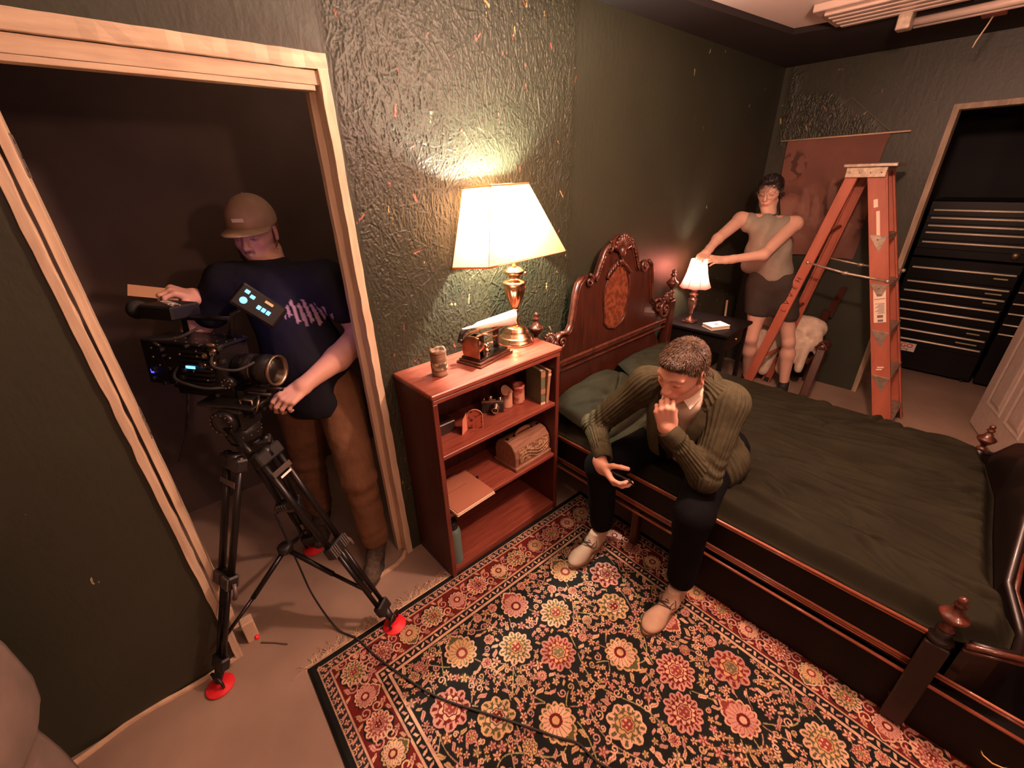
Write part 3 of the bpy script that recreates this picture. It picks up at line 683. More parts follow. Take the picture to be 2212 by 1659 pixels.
# antique press on a stepped wooden base
MDW = wood('dark_varnished_wood', (.13, .045, .025), (.05, .016, .010), 0, .25, 8, coat=.5)
MCU = mat('coppery_iron', (.34, .16, .10), .28, .9, c2=(.18, .08, .05), scale=20)
MBI = mat('black_japanned_iron', (.02, .015, .013), .25, .5, coat=.5)
ang = math.degrees(math.atan2(1.390-1.343, 1.228-1.006))
pr = thing('antique_press', 'antique black and copper hand press on stepped wooden base on the bookcase', 'press', (1.105, 1.44, 1.0), math.radians(ang))
MB().box((-.118, -.072, 0), (.118, .072, .010), None, .003).build('base_step', MDW, pr)
MB().box((-.110, -.064, .010), (.110, .064, .020), None, .003).build('base_step', MDW, pr)
MB().box((-.100, -.054, .020), (.100, .054, .030), None, .002).build('bed_plate', MBI, pr)
pf = [(-.045, .03), (.045, .03), (.050, .05), (.052, .075), (.046, .10), (.030, .118), (.010, .128), (-.030, .130), (-.046, .125), (-.046, .05)]
MB().prism([(a, b) for a, b in pf], -.096, -.086, 'X', bev=.002).build('end_plate', MCU, pr)
MB().prism([(a*.9, b) for a, b in pf], -.058, -.050, 'X', bev=.002).build('end_plate', MBI, pr)
MB().lathe([(.034, 0), (.036, .004), (.036, .030), (.034, .034)], 28, T((-.088, -.01, .078)) @ RY(90)).build('drum', mat('polished_copper_drum', (.6, .33, .22), .2, 1), pr)
m = MB(); m.box((-.09, -.040, .126), (.085, -.028, .134), bev=.002); m.box((-.09, .020, .126), (.085, .032, .134), bev=.002); m.tube([(-.06, -.034, .134), (-.03, -.05, .128), (.0, -.055, .11), (.02, -.06, .112)], .003, 8); m.build('guide_bar', MBRS, pr)
MB().box((.070, -.020, .03), (.084, .010, .13), None, .003).build('column', MBI, pr)
m = MB(); m.lathe([(.018, 0), (.018, .006), (.010, .010), (.008, .018), (.011, .024), (.004, .03)], 16, T((.01, 0, .03))); m.lathe([(.012, 0), (.006, .004), (.006, .014), (.009, .018), (.002, .022)], 16, T((.045, .02, .03))); m.build('thumb_knob', MBRS, pr)
m = MB(); m.tube([(-.10, .05, .11), (-.085, .055, .13), (-.05, .04, .150), (-.01, .02, .150)], [.010, .012, .008, .006], 10); m.sphere((-.10, .052, .10), .014, 8); m.build('lever', MBI, pr)
# paper cone laid over the press
MPAP = mat('white_waxed_paper', (.80, .72, .68), .45, bump=.1, bscale=30)
A = Vector((1.00, 1.455, 1.155)); B = Vector((1.245, 1.400, 1.165)); d = (B-A); M_ = fr(A, d, (0, 0, 1)) @ RX(0)
V = []; F = []; n = 28
for k, (t, r1) in enumerate(((0, .006), (.12, .008), (.22, .010), (.3, .016), (.65, .024), (1, .034))):
    for i in range(n):
        a = 2*math.pi*i/n; V.append((r1*math.cos(a)*(1.1 if t < .3 else 1), d.length*t+(.012*math.sin(a) if t == 1 else 0), r1*math.sin(a)*(.6 if t < .25 else 1)))
for k in range(5):
    for i in range(n): j = (i+1) % n; F.append((k*n+i, k*n+j, (k+1)*n+j, (k+1)*n+i))
F.append(tuple(range(n))); vs = V[-n:]; F.append(tuple(5*n+i for i in range(n)))
pc = MB().add(V, F, True, M_); pc.build('paper_cone', MPAP); tag(bpy.data.objects['paper_cone'], 'white rolled paper cone lying across the antique press', 'paper cone')
# row on upper shelf
MPINK = mat('worn_red_label_tin', (.50, .24, .16), .55, c2=(.30, .05, .04), scale=14, stretch=(1, 1, 2), lo=.45, hi=.55, bump=.2)
MTAN = mat('salmon_tan_tin', (.62, .34, .22), .6, c2=(.45, .22, .14), scale=12, bump=.2)
c1 = wavy_can('phonograph_cylinder', .028, .088, .004, MTAN, 'plain salmon cylinder tube on the upper shelf beside the camera', 'tube', (1.222, 1.435, .700), 'slant', 'cylinder tubes on the upper shelf', rz=40)
c2 = wavy_can('phonograph_cylinder', .030, .100, .004, MPINK, 'red mottled cylinder tube on the upper shelf, the one farther from the camera', 'tube', (1.292, 1.425, .700), 'flat', 'cylinder tubes on the upper shelf', rz=10)
MB().lathe([(.0312, .099), (.0318, .101), (.0312, .104)], 28, cap=False).build('red_rim', mat('red_enamel_rim', (.5, .02, .03), .4), c2)
MC1 = mat('red_book_cloth', (.26, .11, .08), .7, bump=.2); MC2 = mat('green_book_cloth', (.12, .13, .07), .7, bump=.2); MPG = mat('page_edges', (.70, .58, .40), .8, c2=(.5, .4, .28), scale=4, stretch=(1, 1, 200))
def book(label, w_, d_, h_, M_, mc, bands=None, name='book'):
    o = thing(name, label, 'book', M=M_, group='books on the upper shelf of the bookcase')
    MB().box((-w_/2, -d_/2, 0), (-w_/2+.003, d_/2, h_), None, .0008).build('cover', mc, o); MB().box((w_/2-.003, -d_/2, 0), (w_/2, d_/2, h_), None, .0008).build('cover', mc, o)
    MB().box((-w_/2, -d_/2-.002, 0), (w_/2, -d_/2+.003, h_), None, .0015).build('spine', mc, o); MB().box((-w_/2+.003, -d_/2+.004, .003), (w_/2-.003, d_/2-.004, h_-.003)).build('pages', MPG, o)
    for z0, z1, mm in bands or (): MB().box((-w_/2-.0006, -d_/2-.0030, z0), (w_/2+.0006, -d_/2+.002, z1)).build('spine_label', mm, o)
    return o
book('thick upright book with olive and rust banded spine on the upper shelf', .026, .125, .185, T((1.372, 1.385, .70)) @ RZ(-8), MC2, [(.02, .045, MC2), (.06, .085, mat('rust_label', (.36, .17, .09), .7)), (.15, .18, mat('rust_label', (.36, .17, .09), .7)), (.0, .012, MPG)])
book('slim tan book leaning beside the banded book on the upper shelf', .017, .12, .180, T((1.395, 1.375, .70)) @ RZ(-8) @ RY(5), mat('tan_book_cloth', (.36, .19, .10), .6, bump=.2), [(.150, .162, MPG)])
# small film camera on shelf
fc = thing('film_camera', 'small black and silver folding camera on the upper shelf', 'camera', M=T((1.135, 1.445, .70)) @ RZ(-40))
MCHR = mat('worn_chrome', (.75, .68, .55), .2, 1)
MBLKP = mat('black_leatherette', (.02, .018, .016), .5, bump=.3, bscale=300)
MB().box((-.055, -.014, 0), (.055, .014, .055), None, .004).build('camera_body', MBLKP, fc)
MB().box((-.055, -.015, .055), (.055, .015, .068), None, .004).build('top_plate', MCHR, fc)
m = MB(); m.lathe([(.024, 0), (.024, .006), (.020, .008), (.020, .020), (.016, .022), (.016, .034), (.013, .036), (.012, .030)], 24, T((.012, -.014, .030)) @ RX(90)); m.build('lens_barrel', MCHR, fc)
MB().lathe([(.012, 0), (.0115, .002), (.001, .004)], 20, T((.012, -.0445, .030)) @ RX(90)).build('lens_glass', mat('dark_glass', (.01, .01, .012), .05, coat=1), fc)
m = MB(); m.sphere((-.008, 0, .080), .012, 8); m.lathe([(.009, 0), (.009, .010), (.002, .012)], 16, T((.038, 0, .068))); m.lathe([(.007, 0), (.007, .008), (.002, .009)], 16, T((-.040, 0, .068))); m.box((-.018, -.012, .068), (.018, .012, .074), bev=.002); m.build('dials', MCHR, fc)
# arched picture card and dark box
pm = [(-.035, 0), (.035, 0)]+[(.035*math.cos(a), .075+.035*math.sin(a)) for a in np.linspace(0, math.pi, 14)]
ac = thing('arched_card', 'red arch-topped picture stand on the upper shelf leaning on the dark box', 'picture stand', M=T((.975, 1.375, .70)) @ RZ(-38) @ RX(6))
MB().prism(pm, -.0015, .0015, 'Y').build('card_panel', mat('red_printed_card', (.42, .10, .06), .5, c2=(.07, .03, .02), scale=30, lo=.5, hi=.56, dist=2), ac)
MB().tube([(x, -.002, z) for x, z in pm+[pm[0]]], .0022, 6).build('card_rim', mat('salmon_rim', (.65, .25, .16), .5), ac)
m = MB(); V = [(-.036, 0, 0), (-.036, 0, .095), (-.060, -.05, .0), (-.052, -.035, .08)]; m.add(V, [(0, 1, 3, 2)]); m.add([(v[0]-.001, v[1], v[2]) for v in V], [(2, 3, 1, 0)]); m.build('side_wing', mat('salmon_rim', (.65, .25, .16), .5), ac)
bxo = tag(box('trinket_box', (.772, 1.43, .70), (.905, 1.52, .755), mat('black_lacquer_box', (.03, .016, .013), .4), None, .004), 'low dark lacquered box in the left corner of the upper shelf', 'box')
# domed case
MOAK = wood('worn_oak', (.30, .15, .09), (.15, .07, .04), 0, .45, 5, coat=.2); MOAKD = mat('stencilled_oak', (.15, .08, .045), .5, c2=(.45, .26, .15), scale=70, stretch=(1, 1, 1.6), lo=.53, hi=.57)
ca = thing('domed_case', 'domed wooden phonograph case with leather handle on the middle shelf', 'case', (1.288, 1.395, .388), math.radians(2))
prof = [(-.075, .02), (-.078, .075), (-.070, .112), (-.045, .142), (-.02, .150), (.02, .150), (.045, .142), (.070, .112), (.078, .075), (.075, .02)]
MB().prism(prof, -.128, .128, 'X', bev=.003).build('case_lid', MOAK, ca)
MB().box((-.135, -.086, 0), (.135, .086, .022), None, .004).build('case_base', MOAK, ca)
MB().prism([(-.081, .036), (-.0815, .078), (-.0705, .117), (-.068, .112), (-.0735, .075), (-.073, .036)], -.105, .108, 'X').build('stencil_panel', MOAKD, ca)
m = MB()
for k in range(3): m.tube([(-.10+i*.0145, -.0835+(.012 if z > .1 else 0)*((z-.1)*30), z) for i in range(15) for z in [.05+.018*k+.020*math.sin(i*.42+.5)]], .0011, 5)
m.build('scroll_line', mat('pale_stencil', (.62, .42, .28), .5), ca)
m = MB(); m.tube([(-.055, 0, .153), (-.045, 0, .166), (-.02, 0, .172), (.02, 0, .172), (.045, 0, .166), (.055, 0, .153)], [.004, .006, .010, .010, .006, .004], 10); m.build('handle', mat('tan_leather', (.45, .20, .12), .5), ca)
[MB().box((x-.007, -.006, .149), (x+.007, .006, .154)).build('handle_plate', MBI, ca) for x in (-.11, .11, -.062, .062)]
# folders
fo = thing('paper_folder', 'stack of brown card folders with pale paper edges on the middle shelf', 'folder', (.862, 1.37, .388), math.radians(2))
MFOL = mat('brown_folder_card', (.34, .13, .075), .7, bump=.1); MPW = mat('ivory_paper', (.72, .52, .36), .7)
for i, (ox, oy, m_) in enumerate(((0, 0, MFOL), (.004, -.003, MPW), (-.003, -.006, MPW), (.002, -.002, MFOL), (0, -.004, MPW), (-.004, -.001, MPW), (.0, 0, MFOL))):
    MB().box((-.108+ox, -.112+oy, i*.0035), (.108+ox, .108+oy, i*.0035+.0028)).build('sheet', m_, fo)
MB().box((-.112, .020, .0255), (.05, .112, .0285)).build('folder_flap', MFOL, fo)
MB().box((.112, .03, .001), (.130, .038, .014), RZ(0)).build('clip', MBI, fo)
# bottle
wb = thing('water_bottle', 'teal insulated water bottle with black cap on the lowest shelf', 'bottle', (.770, 1.330, .050))
MB().lathe([(.030, 0), (.034, .004), (.034, .006), (.0345, .010), (.0345, .190), (.032, .205), (.024, .216), (.022, .218)], 32).build('bottle_body', mat('teal_powder_coat', (.10, .17, .145), .45, bump=.1, bscale=500), wb)
MB().lathe([(.0346, .004), (.0350, .006), (.0350, .012), (.0346, .014)], 32, cap=False).build('steel_ring', MCHR, wb)
MB().lathe([(.024, .217), (.025, .220), (.025, .250), (.022, .256), (.001, .257)], 24).build('bottle_cap', mat('black_plastic', (.015, .013, .013), .4), wb)
m = MB(); m.tube([(-.022, 0, .25), (-.020, 0, .275), (0, 0, .285), (.020, 0, .275), (.022, 0, .25)], .004, 8); m.build('carry_loop', mat('black_plastic', (.015, .013, .013), .4), wb)
# ================================================================ bed
MMAH = wood('dark_mahogany', (.075, .019, .010), (.028, .007, .004), 2, .30, 5, coat=.4)
MMAHX = wood('lit_mahogany_bead', (.42, .13, .07), (.22, .06, .03), 1, .28, 5, coat=.5)  # rail beads: light on the edges put into a brighter mahogany colour
MMAHC = mat('carved_mahogany', (.105, .028, .015), .3, c2=(.036, .010, .006), scale=30, bump=.35, bscale=70, coat=.4)
MBURL = mat('burl_veneer', (.25, .07, .03), .35, c2=(.12, .028, .014), scale=45, detail=3, lo=.4, hi=.6, coat=.3)
MSHD = mat('shaded_bed_panel', (.004, .0025, .002), .5, bump=.1, spec=.2)  # unlit rail and base faces: shade put into a near-black colour
bed = thing('bed', 'dark carved mahogany double bed with tall scrolled headboard against the wall', 'bed', (2.18, .64, 0))
BX, BY = 2.18, .64
def B(x, y, z): return (x-BX, y-BY, z)
half = [(-.46, .78), (-.53, .80), (-.56, .86), (-.545, .91), (-.50, .955), (-.455, .945), (-.435, .955), (-.415, .985), (-.400, 1.06), (-.385, 1.15), (-.365, 1.205), (-.325, 1.235), (-.285, 1.240), (-.25, 1.225), (-.222, 1.205), (-.205, 1.225), (-.185, 1.27), (-.150, 1.34), (-.115, 1.375), (-.08, 1.385), (-.055, 1.405), (-.02, 1.425)]
out = half+[(-x, z) for x, z in half[::-1]]
hbp = [(-.62, .56)]+out+[(.62, .56)]
yb = 1.500-BY
MB().prism(hbp, yb, yb+.028, 'Y', bev=.003).build('headboard_panel', MMAH, bed)
def border(pts, r, y, name, m_, par, n=8):
    return MB().tube([(x, y, z) for x, z in pts], r, n).build(name, m_, par)
def inset(pts, d): return [(x*(1-d/.5 if abs(x) > .01 else 1), z-d) for x, z in pts]
for s in (-1, 1):
    L1 = [(s*abs(x), z) for x, z in half[4:12]]; border(L1, .013, yb-.002, 'edge_moulding', MMAHC, bed); border([(x-s*.022, z-.012) for x, z in L1], .008, yb-.001, 'edge_moulding', MMAHC, bed)
    L2 = [(s*abs(x), z) for x, z in half[14:21]]; border(L2, .013, yb-.002, 'edge_moulding', MMAHC, bed); border([(x-s*.020, z-.014) for x, z in L2], .006, yb-.001, 'edge_moulding', MMAHC, bed)
    m = MB()   # pearl beading
    for t in np.linspace(0, 1, 16):
        i = t*5; a, b = L2[int(min(i, 4))], L2[int(min(i, 4))+1]; f_ = i-int(min(i, 4)); m.sphere((a[0]+(b[0]-a[0])*f_-s*.010, yb-.010, a[1]+(b[1]-a[1])*f_-.006), .006, 5)
    m.build('beading', MMAHC, bed)
    def scroll(cx, cz, R, turns, name, sg, r0=.012, th0=0, y=yb-.006):
        P = []; Rr = []
        for t in np.linspace(0, 1, 46): a = th0+sg*t*turns*2*math.pi; q = R*(1-t*.86); P.append((cx+q*math.cos(a), y-.012*t, cz+q*math.sin(a))); Rr.append(r0*(1-.55*t))
        m = MB().tube(P, Rr, 8); m.sphere((cx, y-.012, cz), R*.22, 8); return m.build(name, MMAHC, bed)
    scroll(s*.275, 1.205, .034, 1.4, 'scroll_carving', s, th0=math.pi/2)
    scroll(s*.500, .905, .046, 1.5, 'scroll_carving', -s, .014, th0=math.pi/2 if s < 0 else math.pi/2)
    scroll(s*.585, .86, .062, 1.5, 'scroll_carving', s, .016, th0=math.pi*.6 if s > 0 else math.pi*.4, y=yb-.012)
    scroll(s*.105, 1.365, .030, 1.3, 'scroll_carving', s, .011, th0=math.pi/2)
    m = MB()  # shell fan by the posts
    for k in range(7):
        a = math.radians(35+k*18) ; dx, dz = -s*math.cos(a)*.0, 0; e = Vector((s*.600-s*.070*math.cos(a)*.8, yb-.012, .905+.072*math.sin(a)))
        m.tube([(s*.600, yb-.010, .895), e], [.004, .010], 6); m.sphere(tuple(e), .0105, 5)
    m.build('shell_carving', MMAHC, bed)
m = MB()   # crest
for k in range(9):
    a = math.radians(20+k*17.5); m.tube([(0, yb-.006, 1.325), (.075*math.cos(a), yb-.022, 1.335+.085*math.sin(a))], [.008, .013], 8); m.sphere((.075*math.cos(a), yb-.022, 1.335+.085*math.sin(a)), .013, 5)
m.sphere((0, yb-.02, 1.33), .024, 8, sc=(1, .8, 1.3)); m.build('crest_carving', MMAHC, bed)
m = MB()
for s in (-1, 1):
    for k in range(5): m.tube([(s*(.02+.016*k), yb-.006, 1.29-.012*k), (s*(.035+.02*k), yb-.014, 1.262-.016*k), (s*(.03+.018*k), yb-.008, 1.24-.014*k)], [.006, .009, .004], 6)
m.sphere((0, yb-.012, 1.275), .014, 6); m.build('leaf_carving', MMAHC, bed)
inl = [(0, 1.255), (.045, 1.262), (.085, 1.235), (.095, 1.19), (.118, 1.15), (.128, 1.09), (.122, 1.02), (.100, .965), (.108, .925), (.070, .885), (0, .865)]
inl = inl+[(-x, z) for x, z in inl[::-1][1:-1]]
MB().prism([(x*.93, .865+(z-.865)*.95+.008) for x, z in inl], yb-.003, yb-.0005, 'Y').build('burl_inlay', MBURL, bed)
MB().tube([(x, yb-.004, z) for x, z in inl+[inl[0]]], .0075, 8).build('inlay_frame', MMAHC, bed)
for z, r1 in ((.780, .014), (.762, .008), (.728, .007)):
    MB().box((-.63, yb-.012-r1*.5, z-r1), (.63, yb, z+r1), None, r1*.6).build('cross_moulding', MMAHC, bed)
finp = [(.022, 0), (.024, .008), (.016, .016), (.012, .024), (.014, .034), (.030, .052), (.040, .066), (.042, .074), (.038, .080), (.030, .084), (.026, .090), (.020, .094), (.018, .104), (.012, .110), (.012, .118), (.018, .124), (.018, .130), (.010, .136), (.013, .144), (.014, .152), (.009, .160), (.001, .164)]
def post(x, y, ztop, fin_s, name='bed_post', w_=.030, bottom=.02):
    o = MB(); o.box((x-w_, y-w_, bottom), (x+w_, y+w_, ztop-.05), None, .004); o.lathe([(w_*.9, 0), (w_*1.15, .008), (w_*1.0, .018), (w_*.6, .026), (w_*.75, .05)], 20, T((x, y, ztop-.05)))
    p = o.build(name, MMAH, bed); MB().lathe([(r*fin_s, z*fin_s) for r, z in finp], 24, T((x, y, ztop))).build('finial', MMAHC, p); return p
post(-.672, 1.515-BY, .955, .95); post(.672, 1.500-BY, .965, 1.0)
MMAH_ = MMAH; MMAH = mat('shaded_mahogany', (.007, .003, .002), .4, coat=.1, bump=.1); post(-.672, -.235-BY, .475, .85); post(.672, -.225-BY, .475, .85); MFT = MMAH; MMAH = MMAH_  # foot end: its shade is put into a darker copy of the mahogany
# bowed, arched footboard
FYX = [-.66, -.60, -.50, -.35, 0, .30, .60, .66]; FYY = [-.27, -.39, -.40, -.345, -.325, -.315, -.268, -.240]
def fy(x): return float(np.interp(x, FYX, FYY))-BY
fb = []; ctl = [(-.645, .445), (-.5, .44), (-.35, .50), (-.1, .68), (.1, .76), (.25, .735), (.42, .65), (.54, .545), (.60, .495), (.645, .475)]
for t in np.linspace(0, 1, 49):
    x = -.645+1.29*t; q = x; fb.append((x, float(np.interp(q, [c[0] for c in ctl], [c[1] for c in ctl]))))
V = []; F = []; n = len(fb)
for x, z in fb: V += [(x, fy(x)-.012, .10), (x, fy(x)-.012, z), (x, fy(x)+.012, z), (x, fy(x)+.012, .10)]
for i in range(n-1):
    for k in range(4): F.append((i*4+k, i*4+(k+1) % 4, (i+1)*4+(k+1) % 4, (i+1)*4+k))
F += [(0, 1, 2, 3), ((n-1)*4+3, (n-1)*4+2, (n-1)*4+1, (n-1)*4)]
MB().add(V, F).build('footboard', MFT, bed)
MB().tube([(x, fy(x), z) for x, z in fb], .014, 8).build('footboard_cap', MFT, bed)
# side rails with double beads and drawer base
for s in (-1, 1):
    X0 = s*.680
    MB().box((X0-s*.024, -.205-BY, .300), (X0-s*.002, 1.485-BY, .440), None, .003).build('side_rail', MSHD, bed)
    for z, r1 in ((.4425, .006), (.431, .004), (.300, .005), (.289, .004), (.2785, .004)):
        MB().tube([(X0, -.205-BY, z), (X0, 1.485-BY, z)], r1, 8).build('rail_bead', MMAHX, bed)
    MB().tube([(X0+s*.004, -.50-BY, .243), (X0+s*.004, 1.485-BY, .243)], .0065, 8).build('rail_bead', MMAHX, bed)
    MB().box((X0-s*.03, -.205-BY, .255), (X0-s*.006, 1.485-BY, .275), None, .002).build('lower_rail', MSHD, bed)
# foot chest end (drawers) below and past the footboard
MB().box((-.672, -.62-BY, .016), (.672, .62-BY, .232), None, .004).build('drawer_base', MSHD, bed)
MB().box((-.672, -.62-BY, .236), (.672, -.48-BY, .300), None, .004).build('foot_ledge', MSHD, bed)
for z in (.300, .289): MB().tube([(-.676, -.60-BY, z), (-.676, -.205-BY, z)], .005, 8).build('rail_bead', MMAHX, bed)
V = [(-.672, -.285-BY, .455), (-.60, -.405-BY, .448), (-.50, -.416-BY, .446), (-.36, -.365-BY, .49), (-.25, -.352-BY, .565)]
MB().tube(V, .009, 8).build('wing_bead', MMAHC, bed); MB().tube([(a, b, c-.022) for a, b, c in V], .006, 8).build('wing_bead', MMAHC, bed)
for yc in (-.232, -.455):
    MB().tube([(-.678, yc+.030-BY, .118), (-.690, yc+.022-BY, .112), (-.692, yc-BY, .106), (-.690, yc-.022-BY, .112), (-.678, yc-.030-BY, .118)], .003, 8).build('drawer_handle', MBR, bed)
MB().box((-.672, .80-BY, .014), (-.632, .84-BY, .255), None, .004).build('bed_leg', MMAH, bed); MB().box((.632, .80-BY, .014), (.672, .84-BY, .255), None, .004).build('bed_leg', MMAH, bed)
m = MB(); m.box((-.655, -.23-BY, .30), (.655, 1.48-BY, .325)); m.build('slat_deck', MSHD, bed)
# mattress + bedspread + pillows
tag(box('mattress', (1.545, -.215, .327), (2.815, 1.485, .462), mat('mattress_ticking', (.12, .11, .08), .9), None, .02), 'mattress hidden under the dark green bedspread on the mahogany bed', 'mattress')
MCLO = mat('dark_green_cotton', (.019, .0175, .009), .8, c2=(.014, .013, .007), scale=6, bump=.35, bscale=700, bdist=.0006, spec=.12)
def ridge(x, c, w_): return np.exp(-np.abs((x-c)/w_)**1.4)
def spread():
    h = .0062; x0, x1, y0, y1 = 1.512, 2.852, -.445, 1.30; nu, nv = int((x1-x0)/h)+1, int((y1-y0)/h)+1
    X, Y = np.meshgrid(np.linspace(x0, x1, nu), np.linspace(y0, y1, nv))
    Z = .510+.012*fbm(X*2.2, Y*2.2, 0, 2)
    r = np.random.default_rng(5)
    for k in range(44):   # folds pulled from the sitter towards the foot
        a = r.uniform(-.15, 1.05); sx = 1.62+r.uniform(0, 1.0); sy = r.uniform(-.1, .95); L_ = r.uniform(.2, .65); th = math.radians(-96+(sx-1.75)*38+r.normal(0, 9)); dx, dy = math.cos(th), math.sin(th)
        u = (X-sx)*dx+(Y-sy)*dy; v = -(X-sx)*dy+(Y-sy)*dx; v = v+.05*np.sin(u*5+k)*r.uniform(.3, 1); w_ = r.uniform(.009, .024)
        Z += r.uniform(.008, .020)*np.exp(-(v/w_)**2)*np.exp(-((u-L_/2)/(L_*.45))**4)-r.uniform(.002, .007)*np.exp(-((v-w_*1.5)/w_)**2)*np.exp(-((u-L_/2)/(L_*.4))**4)
    for k in range(7):   # long soft folds
        c = 1.62+k*.19; v = X-c-.10*(Y-.8)+.04*np.sin(Y*4+k); Z += .010*np.exp(-(v/.03)**2)*smooth01((1.2-Y)*2)*(.3+.7*fbm(X*2, Y*2+k, 0, 2))
    Z += .010*(fbm(X*7, Y*4.5, 2, 3)-.5)
    for k in range(46):
        sx = 1.60+r.uniform(0, 1.15); sy = r.uniform(-.35, .95); L_ = r.uniform(.12, .5); th = math.radians(-98+(sx-1.75)*42+r.normal(0, 12)); dx, dy = math.cos(th), math.sin(th)
        u = (X-sx)*dx+(Y-sy)*dy; v = -(X-sx)*dy+(Y-sy)*dx; v = v+.035*np.sin(u*7+k)*r.uniform(.3, 1); g_ = np.exp(-((u-L_/2)/(L_*.42))**4); w_ = r.uniform(.005, .010)
        Z += g_*(-.018*np.exp(-np.abs(v)/w_)+.015*np.exp(-((v-w_*2.6)/(w_*2.2))**2))*r.uniform(.5, 1.2)
    d = np.hypot((X-1.76)/.24, (Y-.70)/.27); Z -= .034*np.exp(-d**2.2); Z += .012*np.exp(-((d-1.15)/.18)**2)
    # roll over all edges
    eL = smooth01((X-x0)/.055); eR = smooth01((x1-X)/.07); yf = np.interp(X-2.18, FYX, FYY)+.015; eF = smooth01((Y-yf)/.06); Y = np.maximum(Y, yf); e = np.minimum(np.minimum(eL, eR), eF); Z = np.maximum(Z, .45)*e+(.44)*(1-e)
    Z += .006*np.sin(Y*21+3*np.sin(Y*5))*np.exp(-((X-x0-.04)/.03)**2)
    X = X+.012*fbm(Y*4, Y*0, 3, 2)*np.exp(-(X-x0)/.1)
    V = np.stack([X, Y, Z], -1).reshape(-1, 3); o = fastmesh('bedspread', V, gridmesh(nu, nv), MCLO); s = o.modifiers.new('thickness', 'SOLIDIFY'); s.thickness = .004; s.offset = -1
    tag(o, 'rumpled dark olive green bedspread covering the mahogany bed', 'bedspread')
spread()
def pillow(name, label, c, w_, d_, t_, M_, seed, flat=False):
    n = 70; u, v = np.meshgrid(np.linspace(-1, 1, n), np.linspace(-1, 1, n)); e = (1-np.abs(u)**3.2)*(1-np.abs(v)**3.2); e = np.clip(e, 0, 1)**.5
    W_ = 1-.08*np.abs(v)**2; D_ = 1-.08*np.abs(u)**2; X = u*w_/2*W_; Y = v*d_/2*D_; nz = fbm(u*2.2+seed, v*2.2, seed, 3); nz2 = 1-np.abs(2*fbm(u*3+seed*2+v, v*3, seed+3, 2)-1)
    Zt = t_*.62*e*(.72+.5*nz)+.030*(nz2-.7)*e-.012*np.exp(-((u*1.2+v+.5+.3*nz)/.05)**2)*e-.012*np.exp(-((u-v*1.4+.2*nz-.3)/.05)**2)*e; Zb = -t_*.25*e
    Vt = np.stack([X, Y, Zt], -1).reshape(-1, 3); Vb = np.stack([X, Y, Zb-.001], -1).reshape(-1, 3); F = gridmesh(n, n)
    V = np.concatenate([Vt, Vb]); F2 = np.concatenate([F, F[:, ::-1]+n*n]); A = np.array(M_.to_3x3()); V = V@A.T+np.array(M_.translation)
    return tag(fastmesh(name, V, F2, MCLO), label, 'pillow', 'pillows at the bed head')
pillow('pillow', 'dark green pillow at the left side of the bed head next to the bookcase', 0, .64, .42, .15, T((1.85, 1.275, .545)) @ RZ(6) @ RX(14), 1)
pillow('pillow', 'dark green pillow at the far side of the bed head behind the seated man', 0, .62, .42, .15, T((2.48, 1.26, .560)) @ RZ(-4) @ RX(18), 2)
def sheet():
    x0, x1, y0, y1 = 1.52, 2.84, 1.02, 1.485; nu, nv = 150, 60; X, Y = np.meshgrid(np.linspace(x0, x1, nu), np.linspace(y0, y1, nv)); Z = .500+.014*fbm(X*6, Y*6, 5, 3)-.02
    e = np.minimum(smooth01((X-x0)/.05), smooth01((x1-X)/.05)); Z = Z*e+.44*(1-e)
    o = fastmesh('fitted_sheet', np.stack([X, Y, Z], -1).reshape(-1, 3), gridmesh(nu, nv), MCLO); s = o.modifiers.new('t', 'SOLIDIFY'); s.thickness = .003; s.offset = -1
    tag(o, 'dark green bottom sheet under the pillows at the bed head', 'sheet')
sheet()
# ================================================================ nightstand and small lamp
MBLKW = mat('black_painted_wood', (.007, .005, .0045), .5, bump=.1, spec=.15)
ns = thing('nightstand', 'black rectangular nightstand between the bed and the far corner', 'nightstand', (3.17, 1.34, 0), math.radians(2))
MB().box((-.225, -.245, .690), (.225, .235, .712), None, .003).build('top_board', MBLKW, ns)
for x in (-.205, .175):
    for y in (-.225, .185): MB().box((x, y, 0), (x+.03, y+.03, .69), None, .002).build('leg', MBLKW, ns)
MB().box((-.20, -.215, .56), (.20, .21, .688), None, .002).build('drawer_box', MBLKW, ns); MB().box((-.19, -.20, .18), (.19, .20, .195)).build('lower_shelf', MBLKW, ns)
MB().sphere((0, -.222, .625), .012, 8).build('knob', MBR, ns)
l2 = thing('bedside_lamp', 'small turned bedside lamp with flared pink fabric shade on the nightstand', 'lamp', (3.08, 1.44, .712))
MPEW = mat('dark_pewter_rose', (.38, .20, .16), .3, .8)
MB().box((-.042, -.042, 0), (.042, .042, .012), None, .003).build('lamp_base', MPEW, l2)
MB().lathe([(.038, .012), (.034, .02), (.020, .028), (.012, .04), (.010, .06), (.020, .070), (.014, .078), (.022, .10), (.030, .125), (.032, .15), (.027, .165), (.032, .17), (.032, .176), (.022, .184), (.026, .20), (.030, .205), (.030, .212), (.018, .22), (.022, .24), (.026, .244), (.024, .252), (.008, .258), (.008, .32)], 28).build('lamp_stem', MPEW, l2)
MSH2 = shade_mat('pink_bell_shade', (.55, .28, .24), (.62, .24, .21))
V = []; F = []; n = 48; P = [(.108, .268), (.104, .272), (.092, .30), (.080, .335), (.070, .37), (.062, .41), (.056, .45), (.054, .462)]
for r, z in P:
    for i in range(n): a = 2*math.pi*i/n; q = r*(1+.035*abs(math.cos(a*4))-.01); V.append((q*math.cos(a), q*math.sin(a), z-.006*(1-abs(math.cos(a*4)))*(z < .28)))
for k in range(len(P)-1):
    for i in range(n): j = (i+1) % n; F.append((k*n+i, k*n+j, (k+1)*n+j, (k+1)*n+i))
